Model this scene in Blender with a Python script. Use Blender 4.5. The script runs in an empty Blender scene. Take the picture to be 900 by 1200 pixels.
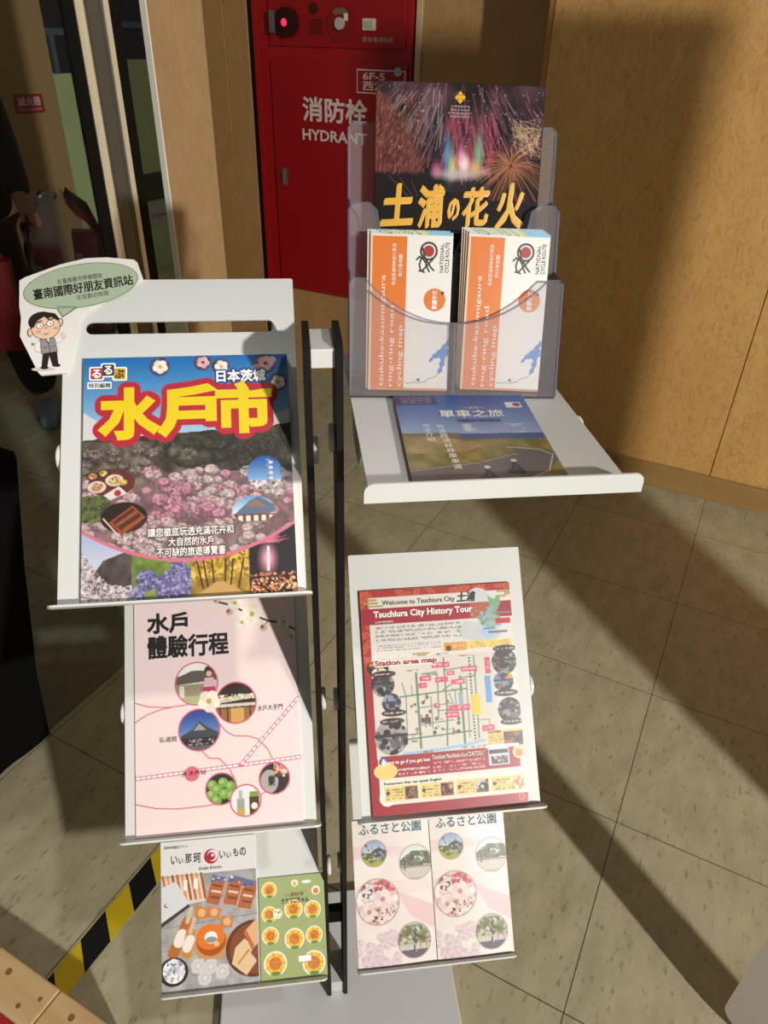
import bpy, bmesh, math, random
import numpy as np
from mathutils import Vector, Matrix, Euler

# ------------------------------------------------------------------ camera, world, lights, exposure
SC = bpy.context.scene
COL = SC.collection
cam = bpy.data.cameras.new('camera')
camo = bpy.data.objects.new('camera', cam); COL.objects.link(camo)
cam.sensor_fit = 'VERTICAL'; cam.sensor_height = 36.0; cam.lens = 845.0 * 36.0 / 1200.0
cam.clip_start = 0.02; cam.clip_end = 60
def cam_matrix():
    def unit(v): return v / np.linalg.norm(v)
    down = unit(np.array([412 - 450, 1890 - 600, 845.0])); up = -down
    x = unit(np.array([7892 - 450, 262 - 600, 845.0])); x = unit(x - up * (x @ up)); y = np.cross(up, x)
    R = np.stack([x, y, up])            # world axes written in camera axes
    m = Matrix.Identity(4)
    for i in range(3):
        m[i][0] = R[i, 0]; m[i][1] = -R[i, 1]; m[i][2] = -R[i, 2]
    m[2][3] = 1.54
    return m
camo.matrix_world = cam_matrix()
SC.camera = camo

world = bpy.data.worlds.new('world'); SC.world = world; world.use_nodes = True
bgn = world.node_tree.nodes['Background']
bgn.inputs[0].default_value = (1.0, 0.95, 0.86, 1); bgn.inputs[1].default_value = 0.12

def area_light(name, loc, target, size, power, colr, spread=180):
    l = bpy.data.lights.new(name, 'AREA'); l.shape = 'DISK'; l.size = size; l.energy = power; l.color = colr
    l.spread = math.radians(spread)
    o = bpy.data.objects.new(name, l); COL.objects.link(o); o.location = loc
    o.rotation_euler = (Vector(target) - Vector(loc)).to_track_quat('-Z', 'Y').to_euler()
    return o
def spot_light(name, loc, target, angle, blend, size, power, colr):
    l = bpy.data.lights.new(name, 'SPOT'); l.spot_size = math.radians(angle); l.spot_blend = blend; l.shadow_soft_size = size; l.energy = power; l.color = colr
    o = bpy.data.objects.new(name, l); COL.objects.link(o); o.location = loc
    o.rotation_euler = (Vector(target) - Vector(loc)).to_track_quat('-Z', 'Y').to_euler()
spot_light('ceiling_spot', (0.75, -0.40, 3.0), (-0.66, 0.92, 0), 24, 0.8, 0.05, 78, (1.0, 0.96, 0.9))
area_light('track_spot', (2.40, -3.50, 2.80), (0.4, 1.3, 0.8), 0.16, 120, (1.0, 0.96, 0.90), 120)

SC.view_settings.view_transform = 'Standard'; SC.view_settings.look = 'None'
SC.view_settings.exposure = 0.0; SC.view_settings.gamma = 1.0; SC.view_settings.use_curve_mapping = False

# ------------------------------------------------------------------ helpers
rnd = random.Random(7)
def s2l(c):
    c = np.asarray(c, float) / 255.0
    return np.where(c <= 0.04045, c / 12.92, ((c + 0.055) / 1.055) ** 2.4)
MATS = {}
def mat(rgb, rough=0.5, metal=0.0, spec=0.5, emit=0.0, coat=0.0):
    key = (tuple(rgb), rough, metal, spec, emit, coat)
    if key in MATS: return MATS[key]
    m = bpy.data.materials.new('surface'); m.use_nodes = True
    b = m.node_tree.nodes['Principled BSDF']
    c = tuple(float(x) for x in s2l(rgb)) + (1,)
    b.inputs['Base Color'].default_value = c; b.inputs['Roughness'].default_value = rough
    b.inputs['Metallic'].default_value = metal; b.inputs['Specular IOR Level'].default_value = spec
    b.inputs['Coat Weight'].default_value = coat
    if emit: b.inputs['Emission Color'].default_value = c; b.inputs['Emission Strength'].default_value = emit
    MATS[key] = m; return m
def noisy(name, c0, c1, scale=(8, 8, 8), detail=5, rough=0.5, dist=0.0, bump=0.0, spec=0.5, lo=0.3, hi=0.7, thr=None):
    m = bpy.data.materials.new(name); m.use_nodes = True; nt = m.node_tree; b = nt.nodes['Principled BSDF']
    tc = nt.nodes.new('ShaderNodeTexCoord'); mp = nt.nodes.new('ShaderNodeMapping'); mp.inputs['Scale'].default_value = scale
    nz = nt.nodes.new('ShaderNodeTexNoise'); nz.inputs['Scale'].default_value = 1.0; nz.inputs['Detail'].default_value = detail
    nz.inputs['Distortion'].default_value = dist
    rp = nt.nodes.new('ShaderNodeValToRGB')
    rp.color_ramp.elements[0].position = lo; rp.color_ramp.elements[1].position = hi
    rp.color_ramp.elements[0].color = tuple(s2l(c0)) + (1,); rp.color_ramp.elements[1].color = tuple(s2l(c1)) + (1,)
    L = nt.links.new
    L(tc.outputs['Object'], mp.inputs[0]); L(mp.outputs[0], nz.inputs['Vector']); L(nz.outputs['Fac'], rp.inputs[0])
    L(rp.outputs[0], b.inputs['Base Color']); b.inputs['Roughness'].default_value = rough
    b.inputs['Specular IOR Level'].default_value = spec
    if bump:
        bp = nt.nodes.new('ShaderNodeBump'); bp.inputs['Strength'].default_value = bump; bp.inputs['Distance'].default_value = 0.002
        L(nz.outputs['Fac'], bp.inputs['Height']); L(bp.outputs[0], b.inputs['Normal'])
    return m
def clear_mat(name, tint, haze, haze_col, rough=0.05, ior=1.45):
    m = bpy.data.materials.new(name); m.use_nodes = True; nt = m.node_tree; nt.nodes.clear(); N = nt.nodes.new; L = nt.links.new
    out = N('ShaderNodeOutputMaterial'); tr = N('ShaderNodeBsdfTransparent'); gl = N('ShaderNodeBsdfGlossy'); di = N('ShaderNodeBsdfDiffuse')
    tr.inputs[0].default_value = tuple(tint) + (1,); gl.inputs['Roughness'].default_value = rough
    di.inputs[0].default_value = tuple(s2l(haze_col)) + (1,)
    fr = N('ShaderNodeFresnel'); fr.inputs[0].default_value = ior
    m1 = N('ShaderNodeMixShader'); m2 = N('ShaderNodeMixShader'); m1.inputs[0].default_value = haze
    L(tr.outputs[0], m1.inputs[1]); L(di.outputs[0], m1.inputs[2])
    L(fr.outputs[0], m2.inputs[0]); L(m1.outputs[0], m2.inputs[1]); L(gl.outputs[0], m2.inputs[2]); L(m2.outputs[0], out.inputs[0])
    return m

def link(name, me, parent=None, mats=(), smooth=False):
    for m in mats: me.materials.append(m)
    o = bpy.data.objects.new(name, me); COL.objects.link(o)
    if parent is not None: o.parent = parent
    if smooth:
        for p in me.polygons: p.use_smooth = True
    return o
def obj(name, bm, m, parent=None, smooth=False):
    me = bpy.data.meshes.new(name); bm.normal_update(); bm.to_mesh(me); bm.free()
    return link(name, me, parent, m if isinstance(m, (list, tuple)) else [m], smooth)
def tag(o, label=None, cat=None, group=None, kind=None):
    if label: o['label'] = label
    if cat: o['category'] = cat
    if group: o['group'] = group
    if kind: o['kind'] = kind
    return o
def thing(name, label, cat, loc=(0, 0, 0), rot=(0, 0, 0), group=None):
    o = bpy.data.objects.new(name, None); COL.objects.link(o); o.empty_display_size = 0.05
    o.location = loc; o.rotation_euler = rot
    return tag(o, label, cat, group)
def bx(bm, x0, x1, y0, y1, z0, z1, mi=0, bev=0.0, seg=2):
    r = bmesh.ops.create_cube(bm, size=1.0)
    vs = r['verts']
    for v in vs:
        v.co = Vector(((x0 + x1) / 2 + v.co.x * (x1 - x0), (y0 + y1) / 2 + v.co.y * (y1 - y0), (z0 + z1) / 2 + v.co.z * (z1 - z0)))
    fs = {f for v in vs for f in v.link_faces}
    for f in fs: f.material_index = mi
    if bev:
        es = list({e for f in fs for e in f.edges})
        bmesh.ops.bevel(bm, geom=es, offset=bev, segments=seg, affect='EDGES', profile=0.5)
    return bm
def box(*a, **k): return bx(bmesh.new(), *a, **k)
def cyl(bm, p, axis, r, d, n=24, r2=None, mi=0):
    ax = Vector(axis).normalized()
    q = Vector((0, 0, 1)).rotation_difference(ax).to_matrix().to_4x4()
    res = bmesh.ops.create_cone(bm, cap_ends=True, segments=n, radius1=r, radius2=r if r2 is None else r2, depth=d,
                                matrix=Matrix.Translation(Vector(p)) @ q)
    for v in res['verts']:
        for f in v.link_faces: f.material_index = mi
    return bm
def tube(bm, pts, r, n=8, closed_ends=True):
    pts = [Vector(p) for p in pts]; rings = []
    rr = r if isinstance(r, (list, tuple)) else [r] * len(pts)
    for i, p in enumerate(pts):
        d = (pts[min(i + 1, len(pts) - 1)] - pts[max(i - 1, 0)]).normalized()
        a = d.orthogonal().normalized() if i == 0 else (rings[-1][1] - d * rings[-1][1].dot(d)).normalized()
        b = d.cross(a)
        rings.append(([bm.verts.new(p + (a * math.cos(2 * math.pi * k / n) + b * math.sin(2 * math.pi * k / n)) * rr[i]) for k in range(n)], a))
    for i in range(len(pts) - 1):
        for k in range(n):
            bm.faces.new((rings[i][0][k], rings[i][0][(k + 1) % n], rings[i + 1][0][(k + 1) % n], rings[i + 1][0][k]))
    if closed_ends:
        bm.faces.new(rings[0][0][::-1]); bm.faces.new(rings[-1][0])
    return bm
def plate(bm, outer, holes, z0, z1, xf=None, mi=0):
    """flat plate in local xy with holes, from z0 to z1; xf maps (x,y,z) to a point"""
    tmp = bmesh.new(); es = []
    for loop in [outer] + list(holes):
        vs = [tmp.verts.new((p[0], p[1], 0)) for p in loop]
        es += [tmp.edges.new((vs[i], vs[(i + 1) % len(vs)])) for i in range(len(vs))]
    bmesh.ops.triangle_fill(tmp, edges=es, use_beauty=True, use_dissolve=False)
    f = xf or (lambda x, y, z: (x, y, z))
    tmp.verts.index_update()
    co = [(v.co.x, v.co.y) for v in tmp.verts]
    A = [bm.verts.new(f(x, y, z1)) for x, y in co]; B = [bm.verts.new(f(x, y, z0)) for x, y in co]
    for fc in tmp.faces:
        ii = [v.index for v in fc.verts]
        if fc.normal.z < 0: ii = ii[::-1]
        bm.faces.new([A[i] for i in ii]).material_index = mi
        bm.faces.new([B[i] for i in ii[::-1]]).material_index = mi
    for e in tmp.edges:
        if len(e.link_faces) == 1:
            i, j = e.verts[0].index, e.verts[1].index
            bm.faces.new((A[i], A[j], B[j], B[i])).material_index = mi
    tmp.free(); bmesh.ops.recalc_face_normals(bm, faces=bm.faces[:])
    return bm
def rrect(x0, x1, y0, y1, r, n=6):
    out = []
    for cx, cy, a0 in ((x1 - r, y1 - r, 0), (x0 + r, y1 - r, 90), (x0 + r, y0 + r, 180), (x1 - r, y0 + r, 270)):
        for k in range(n + 1):
            a = math.radians(a0 + 90 * k / n); out.append((cx + r * math.cos(a), cy + r * math.sin(a)))
    return out

# ---- text
GLY = {}
def glyphs(s, off=0.0, outline=0.0, shear=0.0):
    key = (s, off, outline, shear)
    if key in GLY: return GLY[key]
    c = bpy.data.curves.new('t', 'FONT'); c.body = s; c.size = 1.0; c.resolution_u = 2; c.offset = off; c.shear = shear
    if outline: c.bevel_depth = outline; c.bevel_resolution = 1
    o = bpy.data.objects.new('t', c); COL.objects.link(o)
    dg = bpy.context.evaluated_depsgraph_get(); ev = o.evaluated_get(dg); me = ev.to_mesh()
    if outline:      # keep the upper half of the rounded edge as a very shallow dome
        keep = [p for p in me.polygons if p.normal.z > 1e-4]; v = np.array([(q.co.x, q.co.y, q.co.z / outline) for q in me.vertices]).reshape(-1, 3)
        f = [tuple(p.vertices) for p in keep]
    else:
        v = np.array([(q.co.x, q.co.y, 0) for q in me.vertices]).reshape(-1, 3); f = [tuple(p.vertices) for p in me.polygons]
    ev.to_mesh_clear(); bpy.data.objects.remove(o); bpy.data.curves.remove(c)
    GLY[key] = (v, f); return GLY[key]
class Ink:
    """collects flat printed shapes and letters into one thin mesh"""
    def __init__(s): s.v = []; s.f = []; s.mi = []; s.mats = []
    def slot(s, m):
        if m not in s.mats: s.mats.append(m)
        return s.mats.index(m)
    def add(s, pts, faces, z, m):
        n = len(s.v); k = s.slot(m)
        s.v += [(p[0], p[1], z + (p[2] if len(p) > 2 else 0)) for p in pts]
        for f in faces: s.f.append(tuple(i + n for i in f)); s.mi.append(k)
    def poly(s, pts, z, m): s.add(pts, [tuple(range(len(pts)))], z, m)
    def text(s, txt, x0, y0, x1, y1, z, m, off=0.0, outline=None, om=None, rot=0, quad_rot=0.0, shear=0.0, nib=0):
        """fit txt into the box (x0,y0 lower left .. x1,y1 upper right); rot 90 reads upwards; quad_rot turns the whole box"""
        v, f = glyphs(txt, 0.0, 0.0, shear)
        if len(v) == 0: return
        lo, hi = v[:, :2].min(0), v[:, :2].max(0); d = np.maximum(hi - lo, 1e-6)
        def place(v):
            t = (v[:, :2] - lo) / d
            if rot == 90: t = np.stack([1 - t[:, 1], t[:, 0]], 1)
            p = np.array([x0, y0]) + t * np.array([x1 - x0, y1 - y0])
            if quad_rot:
                c = np.array([(x0 + x1) / 2, (y0 + y1) / 2]); a = math.radians(quad_rot)
                p = c + (p - c) @ np.array([[math.cos(a), math.sin(a)], [-math.sin(a), math.cos(a)]])
            return np.concatenate([p, v[:, 2:] * 4e-5], 1)
        if outline: ov, of = glyphs(txt, 0.0, outline, shear); s.add(place(ov), of, z - 0.0003, om)
        if off: v, f = glyphs(txt, 0.0, off, shear)
        for k in range(3 if nib else 0, 0, -1):
            g = place(v); o = np.array([nib * k / 3, nib * k / 2, 0]); s.add(g + o, f, z - .00005 * k, m); s.add(g - o, f, z - .00005 * k, m)
        s.add(place(v), f, z, m)
    def build(s, name, parent, bend=None):
        if not s.v: return None
        me = bpy.data.meshes.new(name)
        v = s.v if bend is None else [(x, y, z + bend(x, y)) for x, y, z in s.v]
        me.from_pydata(v, [], s.f); me.update()
        me.polygons.foreach_set('material_index', s.mi)
        return link(name, me, parent, s.mats)
def ellipse(cx, cy, rx, ry, n=40, rot=0):
    a = math.radians(rot)
    return [(cx + rx * math.cos(t) * math.cos(a) - ry * math.sin(t) * math.sin(a), cy + rx * math.cos(t) * math.sin(a) + ry * math.sin(t) * math.cos(a))
            for t in [2 * math.pi * k / n for k in range(n)]]

# ---- printed pictures: painted with numpy into the colour attribute of a fine grid
def print_mat(name, rough, coat):
    m = bpy.data.materials.new(name); m.use_nodes = True; nt = m.node_tree; b = nt.nodes['Principled BSDF']
    at = nt.nodes.new('ShaderNodeAttribute'); at.attribute_name = 'print'; nt.links.new(at.outputs['Color'], b.inputs['Base Color'])
    b.inputs['Roughness'].default_value = rough; b.inputs['Coat Weight'].default_value = coat; b.inputs['Coat Roughness'].default_value = 0.18
    return m
P_DARK = print_mat('poster_print', 0.55, 0.0); P_DARK.node_tree.nodes['Principled BSDF'].inputs['Specular IOR Level'].default_value = 0.12
P_MATT = print_mat('matt_print', 0.5, 0.0); P_GLOSS = print_mat('glossy_print', 0.38, 0.25)
class Art:
    def __init__(s, w, h, ppmm=1.25, base=(255, 255, 255), seed=1):
        s.w, s.h = w, h; s.nx = int(w * 1000 * ppmm) + 1; s.ny = int(h * 1000 * ppmm) + 1
        s.asp = h / w
        s.U, s.V = np.meshgrid(np.linspace(0, 1, s.nx), np.linspace(0, s.asp, s.ny))   # V in units of the width, downwards
        s.a = np.zeros((s.ny, s.nx, 3)) + np.array(base, float); s.r = np.random.RandomState(seed)
    def all(s): return np.ones((s.ny, s.nx))
    def put(s, m, c):
        c = np.asarray(c, float)
        s.a = s.a * (1 - m[..., None]) + c * m[..., None]
    def px(s): return 1.0 / s.nx
    def rect(s, u0, v0, u1, v1):
        e = s.px()
        return np.clip((s.U - u0) / e + .5, 0, 1) * np.clip((u1 - s.U) / e + .5, 0, 1) * np.clip((s.V - v0 * s.asp) / e + .5, 0, 1) * np.clip((v1 * s.asp - s.V) / e + .5, 0, 1)
    def ell(s, cx, cy, rx, ry=None, soft=1.0):
        ry = rx if ry is None else ry
        d = np.sqrt(((s.U - cx) / rx) ** 2 + ((s.V - cy * s.asp) / ry) ** 2)
        return np.clip((1 - d) * min(rx, ry) / (s.px() * soft) + .5, 0, 1)
    def poly(s, pts):
        p = [(u, v * s.asp) for u, v in pts]; ins = np.zeros((s.ny, s.nx), bool)
        for i in range(len(p)):
            (x1, y1), (x2, y2) = p[i], p[i - 1]
            if y1 == y2: continue
            c = ((y1 > s.V) != (y2 > s.V)) & (s.U < (x2 - x1) * (s.V - y1) / (y2 - y1) + x1); ins ^= c
        return ins.astype(float)
    def line(s, pts, w):
        m = np.zeros((s.ny, s.nx)); e = s.px()
        for (u0, v0), (u1, v1) in zip(pts[:-1], pts[1:]):
            v0 *= s.asp; v1 *= s.asp
            j0 = max(0, int((min(u0, u1) - w) / e) - 2); j1 = min(s.nx, int((max(u0, u1) + w) / e) + 3)
            i0 = max(0, int((min(v0, v1) - w) / e) - 2); i1 = min(s.ny, int((max(v0, v1) + w) / e) + 3)
            if j1 <= j0 or i1 <= i0: continue
            U = s.U[i0:i1, j0:j1]; V = s.V[i0:i1, j0:j1]
            dx, dy = u1 - u0, v1 - v0; L = dx * dx + dy * dy + 1e-12
            t = np.clip(((U - u0) * dx + (V - v0) * dy) / L, 0, 1)
            d = np.hypot(U - u0 - t * dx, V - v0 - t * dy)
            m[i0:i1, j0:j1] = np.maximum(m[i0:i1, j0:j1], np.clip((w / 2 - d) / e + .5, 0, 1))
        return m
    def fbm(s, sc, oct=4, stretch=1.0):
        out = np.zeros((s.ny, s.nx)); amp = 1; tot = 0
        for k in range(oct):
            n = max(2, int(sc * 2 ** k)); g = s.r.rand(int(n * s.asp) + 3, int(n * stretch) + 3)
            x = s.U * (g.shape[1] - 2); y = s.V / s.asp * (g.shape[0] - 2); i = np.floor(y).astype(int); j = np.floor(x).astype(int); fy = y - i; fx = x - j
            fx = fx * fx * (3 - 2 * fx); fy = fy * fy * (3 - 2 * fy)
            out += amp * (g[i, j] * (1 - fx) * (1 - fy) + g[i, j + 1] * fx * (1 - fy) + g[i + 1, j] * (1 - fx) * fy + g[i + 1, j + 1] * fx * fy)
            tot += amp; amp *= .55
        return out / tot
    def mix(s, m, c0, c1, sc=12, oct=4, con=2.2):
        n = np.clip((s.fbm(sc, oct) - .5) * con + .5, 0, 1)[..., None]
        s.a = s.a * (1 - m[..., None]) + (np.array(c0) * (1 - n) + np.array(c1) * n) * m[..., None]
    def vgrad(s, m, v0, v1, c0, c1):
        t = np.clip((s.V / s.asp - v0) / (v1 - v0), 0, 1)[..., None]
        s.a = s.a * (1 - m[..., None]) + (np.array(c0) * (1 - t) + np.array(c1) * t) * m[..., None]
    def dots(s, m, n, r0, r1, cols, jit=18, box=None):
        e = s.px(); ys, xs = np.where(m > .5)
        if len(ys) == 0: return
        for k in s.r.randint(0, len(ys), n):
            r = r0 + (r1 - r0) * s.r.rand() ** 2; u, v = s.U[ys[k], xs[k]], s.V[ys[k], xs[k]]
            q = int(r / e) + 2; i0, i1 = max(0, ys[k] - q), ys[k] + q + 1; j0, j1 = max(0, xs[k] - q), xs[k] + q + 1
            d = np.hypot(s.U[i0:i1, j0:j1] - u, s.V[i0:i1, j0:j1] - v)
            mm = (np.clip((r - d) / e + .5, 0, 1) * m[i0:i1, j0:j1])[..., None]
            c = np.array(cols[s.r.randint(len(cols))], float) + s.r.uniform(-jit, jit)
            s.a[i0:i1, j0:j1] = s.a[i0:i1, j0:j1] * (1 - mm) + c * mm
    def flower(s, u, v, r, pet=(248, 240, 235), core=(214, 180, 90), n=5, rot=0.0):
        for k in range(n):
            a = rot + 2 * math.pi * k / n
            s.put(s.ell(u + .55 * r * math.cos(a), v + .55 * r * math.sin(a) / s.asp, r * .5), np.array(pet) - 12 * (k % 2))
        s.put(s.ell(u, v, r * .26), core)
    def glyph_mask(s, txt, u0, v0, u1, v1, grow=0.0):
        """the letters filling the box, swollen by grow (in widths)"""
        v, f = glyphs(txt); lo, hi = v[:, :2].min(0), v[:, :2].max(0); t = (v[:, :2] - lo) / np.maximum(hi - lo, 1e-6)
        X = (u0 + t[:, 0] * (u1 - u0)) * (s.nx - 1); Y = (v1 + t[:, 1] * (v0 - v1)) * (s.ny - 1); m = np.zeros((s.ny, s.nx), bool)
        for q in f:
            for k in range(1, len(q) - 1):
                a, b, c = [(X[i], Y[i]) for i in (q[0], q[k], q[k + 1])]
                i0, i1 = max(0, int(min(a[1], b[1], c[1]))), min(s.ny, int(max(a[1], b[1], c[1])) + 2); j0, j1 = max(0, int(min(a[0], b[0], c[0]))), min(s.nx, int(max(a[0], b[0], c[0])) + 2)
                if i1 <= i0 or j1 <= j0: continue
                yy, xx = np.mgrid[i0:i1, j0:j1]; e = lambda p, r: (r[0] - p[0]) * (yy - p[1]) - (r[1] - p[1]) * (xx - p[0])
                w0, w1, w2 = e(a, b), e(b, c), e(c, a); m[i0:i1, j0:j1] |= ((w0 >= 0) & (w1 >= 0) & (w2 >= 0)) | ((w0 <= 0) & (w1 <= 0) & (w2 <= 0))
        r = grow / s.px(); R = int(r) + 1; out = np.zeros((s.ny, s.nx)); P = np.pad(m.astype(float), R)
        for dy in range(-R, R + 1):
            for dx in range(-R, R + 1):
                w = np.clip(r - math.hypot(dx, dy) + .5, 0, 1) if (dx or dy) else 1
                if w > 0: np.maximum(out, w * P[R + dy:R + dy + s.ny, R + dx:R + dx + s.nx], out=out)
        return out
    def scribble(s, u0, v0, u1, v1, rows, col, fill=.45):
        """rows of print too small to read"""
        n = s.fbm(90, 2, 1.3); rowp = np.abs(((s.V / s.asp - v0) / (v1 - v0) * rows) % 1 - .5) < .3
        s.put(s.rect(u0, v0, u1, v1) * rowp * np.clip((n - .42) * 8, 0, 1) * fill, col)
    def cover(s, name, parent, z, m, bend=None, skirt=0.0006, ink=None):
        w, h, nx, ny = s.w, s.h, s.nx, s.ny
        x = (s.U - .5) * w; y = h - s.V * w
        zz = np.full_like(x, z) if bend is None else z + np.vectorize(bend)(x, y)
        v = np.stack([x, y, zz], -1).reshape(-1, 3); i = np.arange(nx * ny).reshape(ny, nx)
        q = np.stack([i[:-1, :-1], i[1:, :-1], i[1:, 1:], i[:-1, 1:]], -1).reshape(-1, 4)
        ring = np.concatenate([i[0, :-1], i[:-1, -1], i[-1, :0:-1], i[:0:-1, 0]])
        v2 = v[ring] - np.array([0, 0, skirt]); n0 = len(v); k = np.arange(len(ring)); k2 = (k + 1) % len(ring)
        sk = np.stack([ring[k], ring[k2], n0 + k2, n0 + k], -1)
        V = np.concatenate([v, v2]); Q = np.concatenate([q, sk]); nv = len(V)
        idx = Q.ravel().tolist(); starts = list(range(0, len(Q) * 4, 4)); mi = [0] * len(Q); mats = [m]
        if ink is not None and ink.v:
            V = np.concatenate([V, np.array([(a, b, c + (bend(a, b) if bend else 0)) for a, b, c in ink.v])])
            for f, k in zip(ink.f, ink.mi): starts.append(len(idx)); idx += [i + nv for i in f]; mi.append(k + 1)
            mats += ink.mats
        me = bpy.data.meshes.new(name); me.vertices.add(len(V)); me.vertices.foreach_set('co', V.ravel())
        me.loops.add(len(idx)); me.loops.foreach_set('vertex_index', np.array(idx, dtype=np.int32))
        me.polygons.add(len(starts)); me.polygons.foreach_set('loop_start', np.array(starts, dtype=np.int32))
        for q_ in mats: me.materials.append(q_)
        me.polygons.foreach_set('material_index', np.array(mi, dtype=np.int32))
        me.update(calc_edges=True); me.validate()
        at = me.color_attributes.new('print', 'FLOAT_COLOR', 'POINT')
        c = s2l(np.clip(s.a, 0, 255)).reshape(-1, 3); c = np.concatenate([c, c[ring], np.ones((len(V) - nv, 3))]); c = np.concatenate([c, np.ones((len(c), 1))], 1)
        at.data.foreach_set('color', c.astype(np.float32).ravel())
        return link(name, me, parent, [])

# ------------------------------------------------------------------ materials
WHITE = mat((211, 212, 208), 0.42); KNOB = mat((225, 224, 218), 0.35); BLACKM = mat((14, 14, 14), 0.5, spec=.3); PAPER = mat((235, 232, 226), 0.6)
ACRYL = clear_mat('clear_acrylic', (0.985, 0.985, 0.99), 0.095, (222, 216, 216)); EDGE = clear_mat('acrylic_edge', (0.84, 0.85, 0.93), 0.25, (165, 168, 195))
def wood_mat(name, c0, c1, c2):
    m = noisy(name, c0, c1, (3.2, 3.2, 1.5), 6, 0.42, 1.6, lo=0.32, hi=0.68); nt = m.node_tree; L = nt.links.new
    b = nt.nodes['Principled BSDF']; tc = [n for n in nt.nodes if n.type == 'TEX_COORD'][0]; rp = [n for n in nt.nodes if n.type == 'VALTORGB'][0]
    mp = nt.nodes.new('ShaderNodeMapping'); mp.inputs['Scale'].default_value = (38, 38, 17)
    nz = nt.nodes.new('ShaderNodeTexNoise'); nz.inputs['Scale'].default_value = 1.0; nz.inputs['Detail'].default_value = 3; nz.inputs['Distortion'].default_value = 2.5
    mx = nt.nodes.new('ShaderNodeMix'); mx.data_type = 'RGBA'; mr = nt.nodes.new('ShaderNodeMapRange')
    mr.inputs[1].default_value = .45; mr.inputs[2].default_value = .75; mr.inputs[4].default_value = .75
    L(tc.outputs['Object'], mp.inputs[0]); L(mp.outputs[0], nz.inputs['Vector']); L(nz.outputs['Fac'], mr.inputs[0])
    L(mr.outputs[0], mx.inputs[0]); L(rp.outputs[0], mx.inputs[6]); mx.inputs[7].default_value = tuple(s2l(c2)) + (1,); L(mx.outputs[2], b.inputs['Base Color'])
    return m
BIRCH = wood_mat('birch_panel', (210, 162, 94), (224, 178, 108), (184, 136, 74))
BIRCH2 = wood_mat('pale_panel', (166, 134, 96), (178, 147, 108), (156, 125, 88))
PINE = noisy('pine_board', (196, 160, 108), (216, 184, 134), (3, 40, 40), 4, 0.5, 0.6)
TH = math.radians(-34.35)
def tile_mat():
    m = bpy.data.materials.new('vinyl_tiles'); m.use_nodes = True; nt = m.node_tree; N = nt.nodes.new; L = nt.links.new; b = nt.nodes['Principled BSDF']
    tc = N('ShaderNodeTexCoord')
    def noise(scale, detail, dist=0.0):
        mp = N('ShaderNodeMapping'); mp.inputs['Scale'].default_value = scale; nz = N('ShaderNodeTexNoise'); nz.inputs['Scale'].default_value = 1
        nz.inputs['Detail'].default_value = detail; nz.inputs['Distortion'].default_value = dist
        L(tc.outputs['Object'], mp.inputs[0]); L(mp.outputs[0], nz.inputs['Vector']); return nz
    big = noise((22, 9, 1), 5); fleck = noise((95, 34, 1), 3, .4); rp = N('ShaderNodeValToRGB')
    rp.color_ramp.elements[0].position = .28; rp.color_ramp.elements[1].position = .72
    rp.color_ramp.elements[0].color = tuple(s2l((166, 158, 126))) + (1,); rp.color_ramp.elements[1].color = tuple(s2l((188, 180, 148))) + (1,)
    L(big.outputs['Fac'], rp.inputs[0])
    def mixc(fac, a, c):
        mx = N('ShaderNodeMix'); mx.data_type = 'RGBA'; L(fac, mx.inputs[0]); L(a, mx.inputs[6]); mx.inputs[7].default_value = tuple(s2l(c)) + (1,); return mx.outputs[2]
    def rng(src, a, c, o):
        mr = N('ShaderNodeMapRange'); mr.inputs[1].default_value = a; mr.inputs[2].default_value = c; mr.inputs[4].default_value = o; L(src, mr.inputs[0]); return mr.outputs[0]
    col = mixc(rng(fleck.outputs['Fac'], .60, .70, .55), rp.outputs[0], (112, 103, 80))
    fl2 = noise((80, 30, 1), 2, .3); col = mixc(rng(fl2.outputs['Fac'], .60, .72, .5), col, (192, 186, 164))
    sp = N('ShaderNodeSeparateXYZ'); L(tc.outputs['Object'], sp.inputs[0])
    def joint(out, off):
        def mth(op, a, v):
            n = N('ShaderNodeMath'); n.operation = op; L(a, n.inputs[0]); n.inputs[1].default_value = v; return n.outputs[0]
        d = mth('PINGPONG', mth('ADD', out, off), .2275)
        return mth('LESS_THAN', d, .0011)
    for o, off in ((sp.outputs['X'], -.048 + 4.55), (sp.outputs['Y'], -.72 - .01 + 4.55)):
        col = mixc(joint(o, off), col, (74, 66, 50))
    L(col, b.inputs['Base Color']); b.inputs['Roughness'].default_value = 0.42; b.inputs['Specular IOR Level'].default_value = 0.35
    return m

# ------------------------------------------------------------------ setting (b along the back walls, a away from the camera, both turned by TH)
def turned(o): o.rotation_euler = (0, 0, TH); return o
def struct(name, bm, m): o = obj(name, bm, m); o['kind'] = 'structure'; return turned(o)
def W(b, a, z=0.0): return Vector((b * math.cos(TH) - a * math.sin(TH), b * math.sin(TH) + a * math.cos(TH), z))

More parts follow.
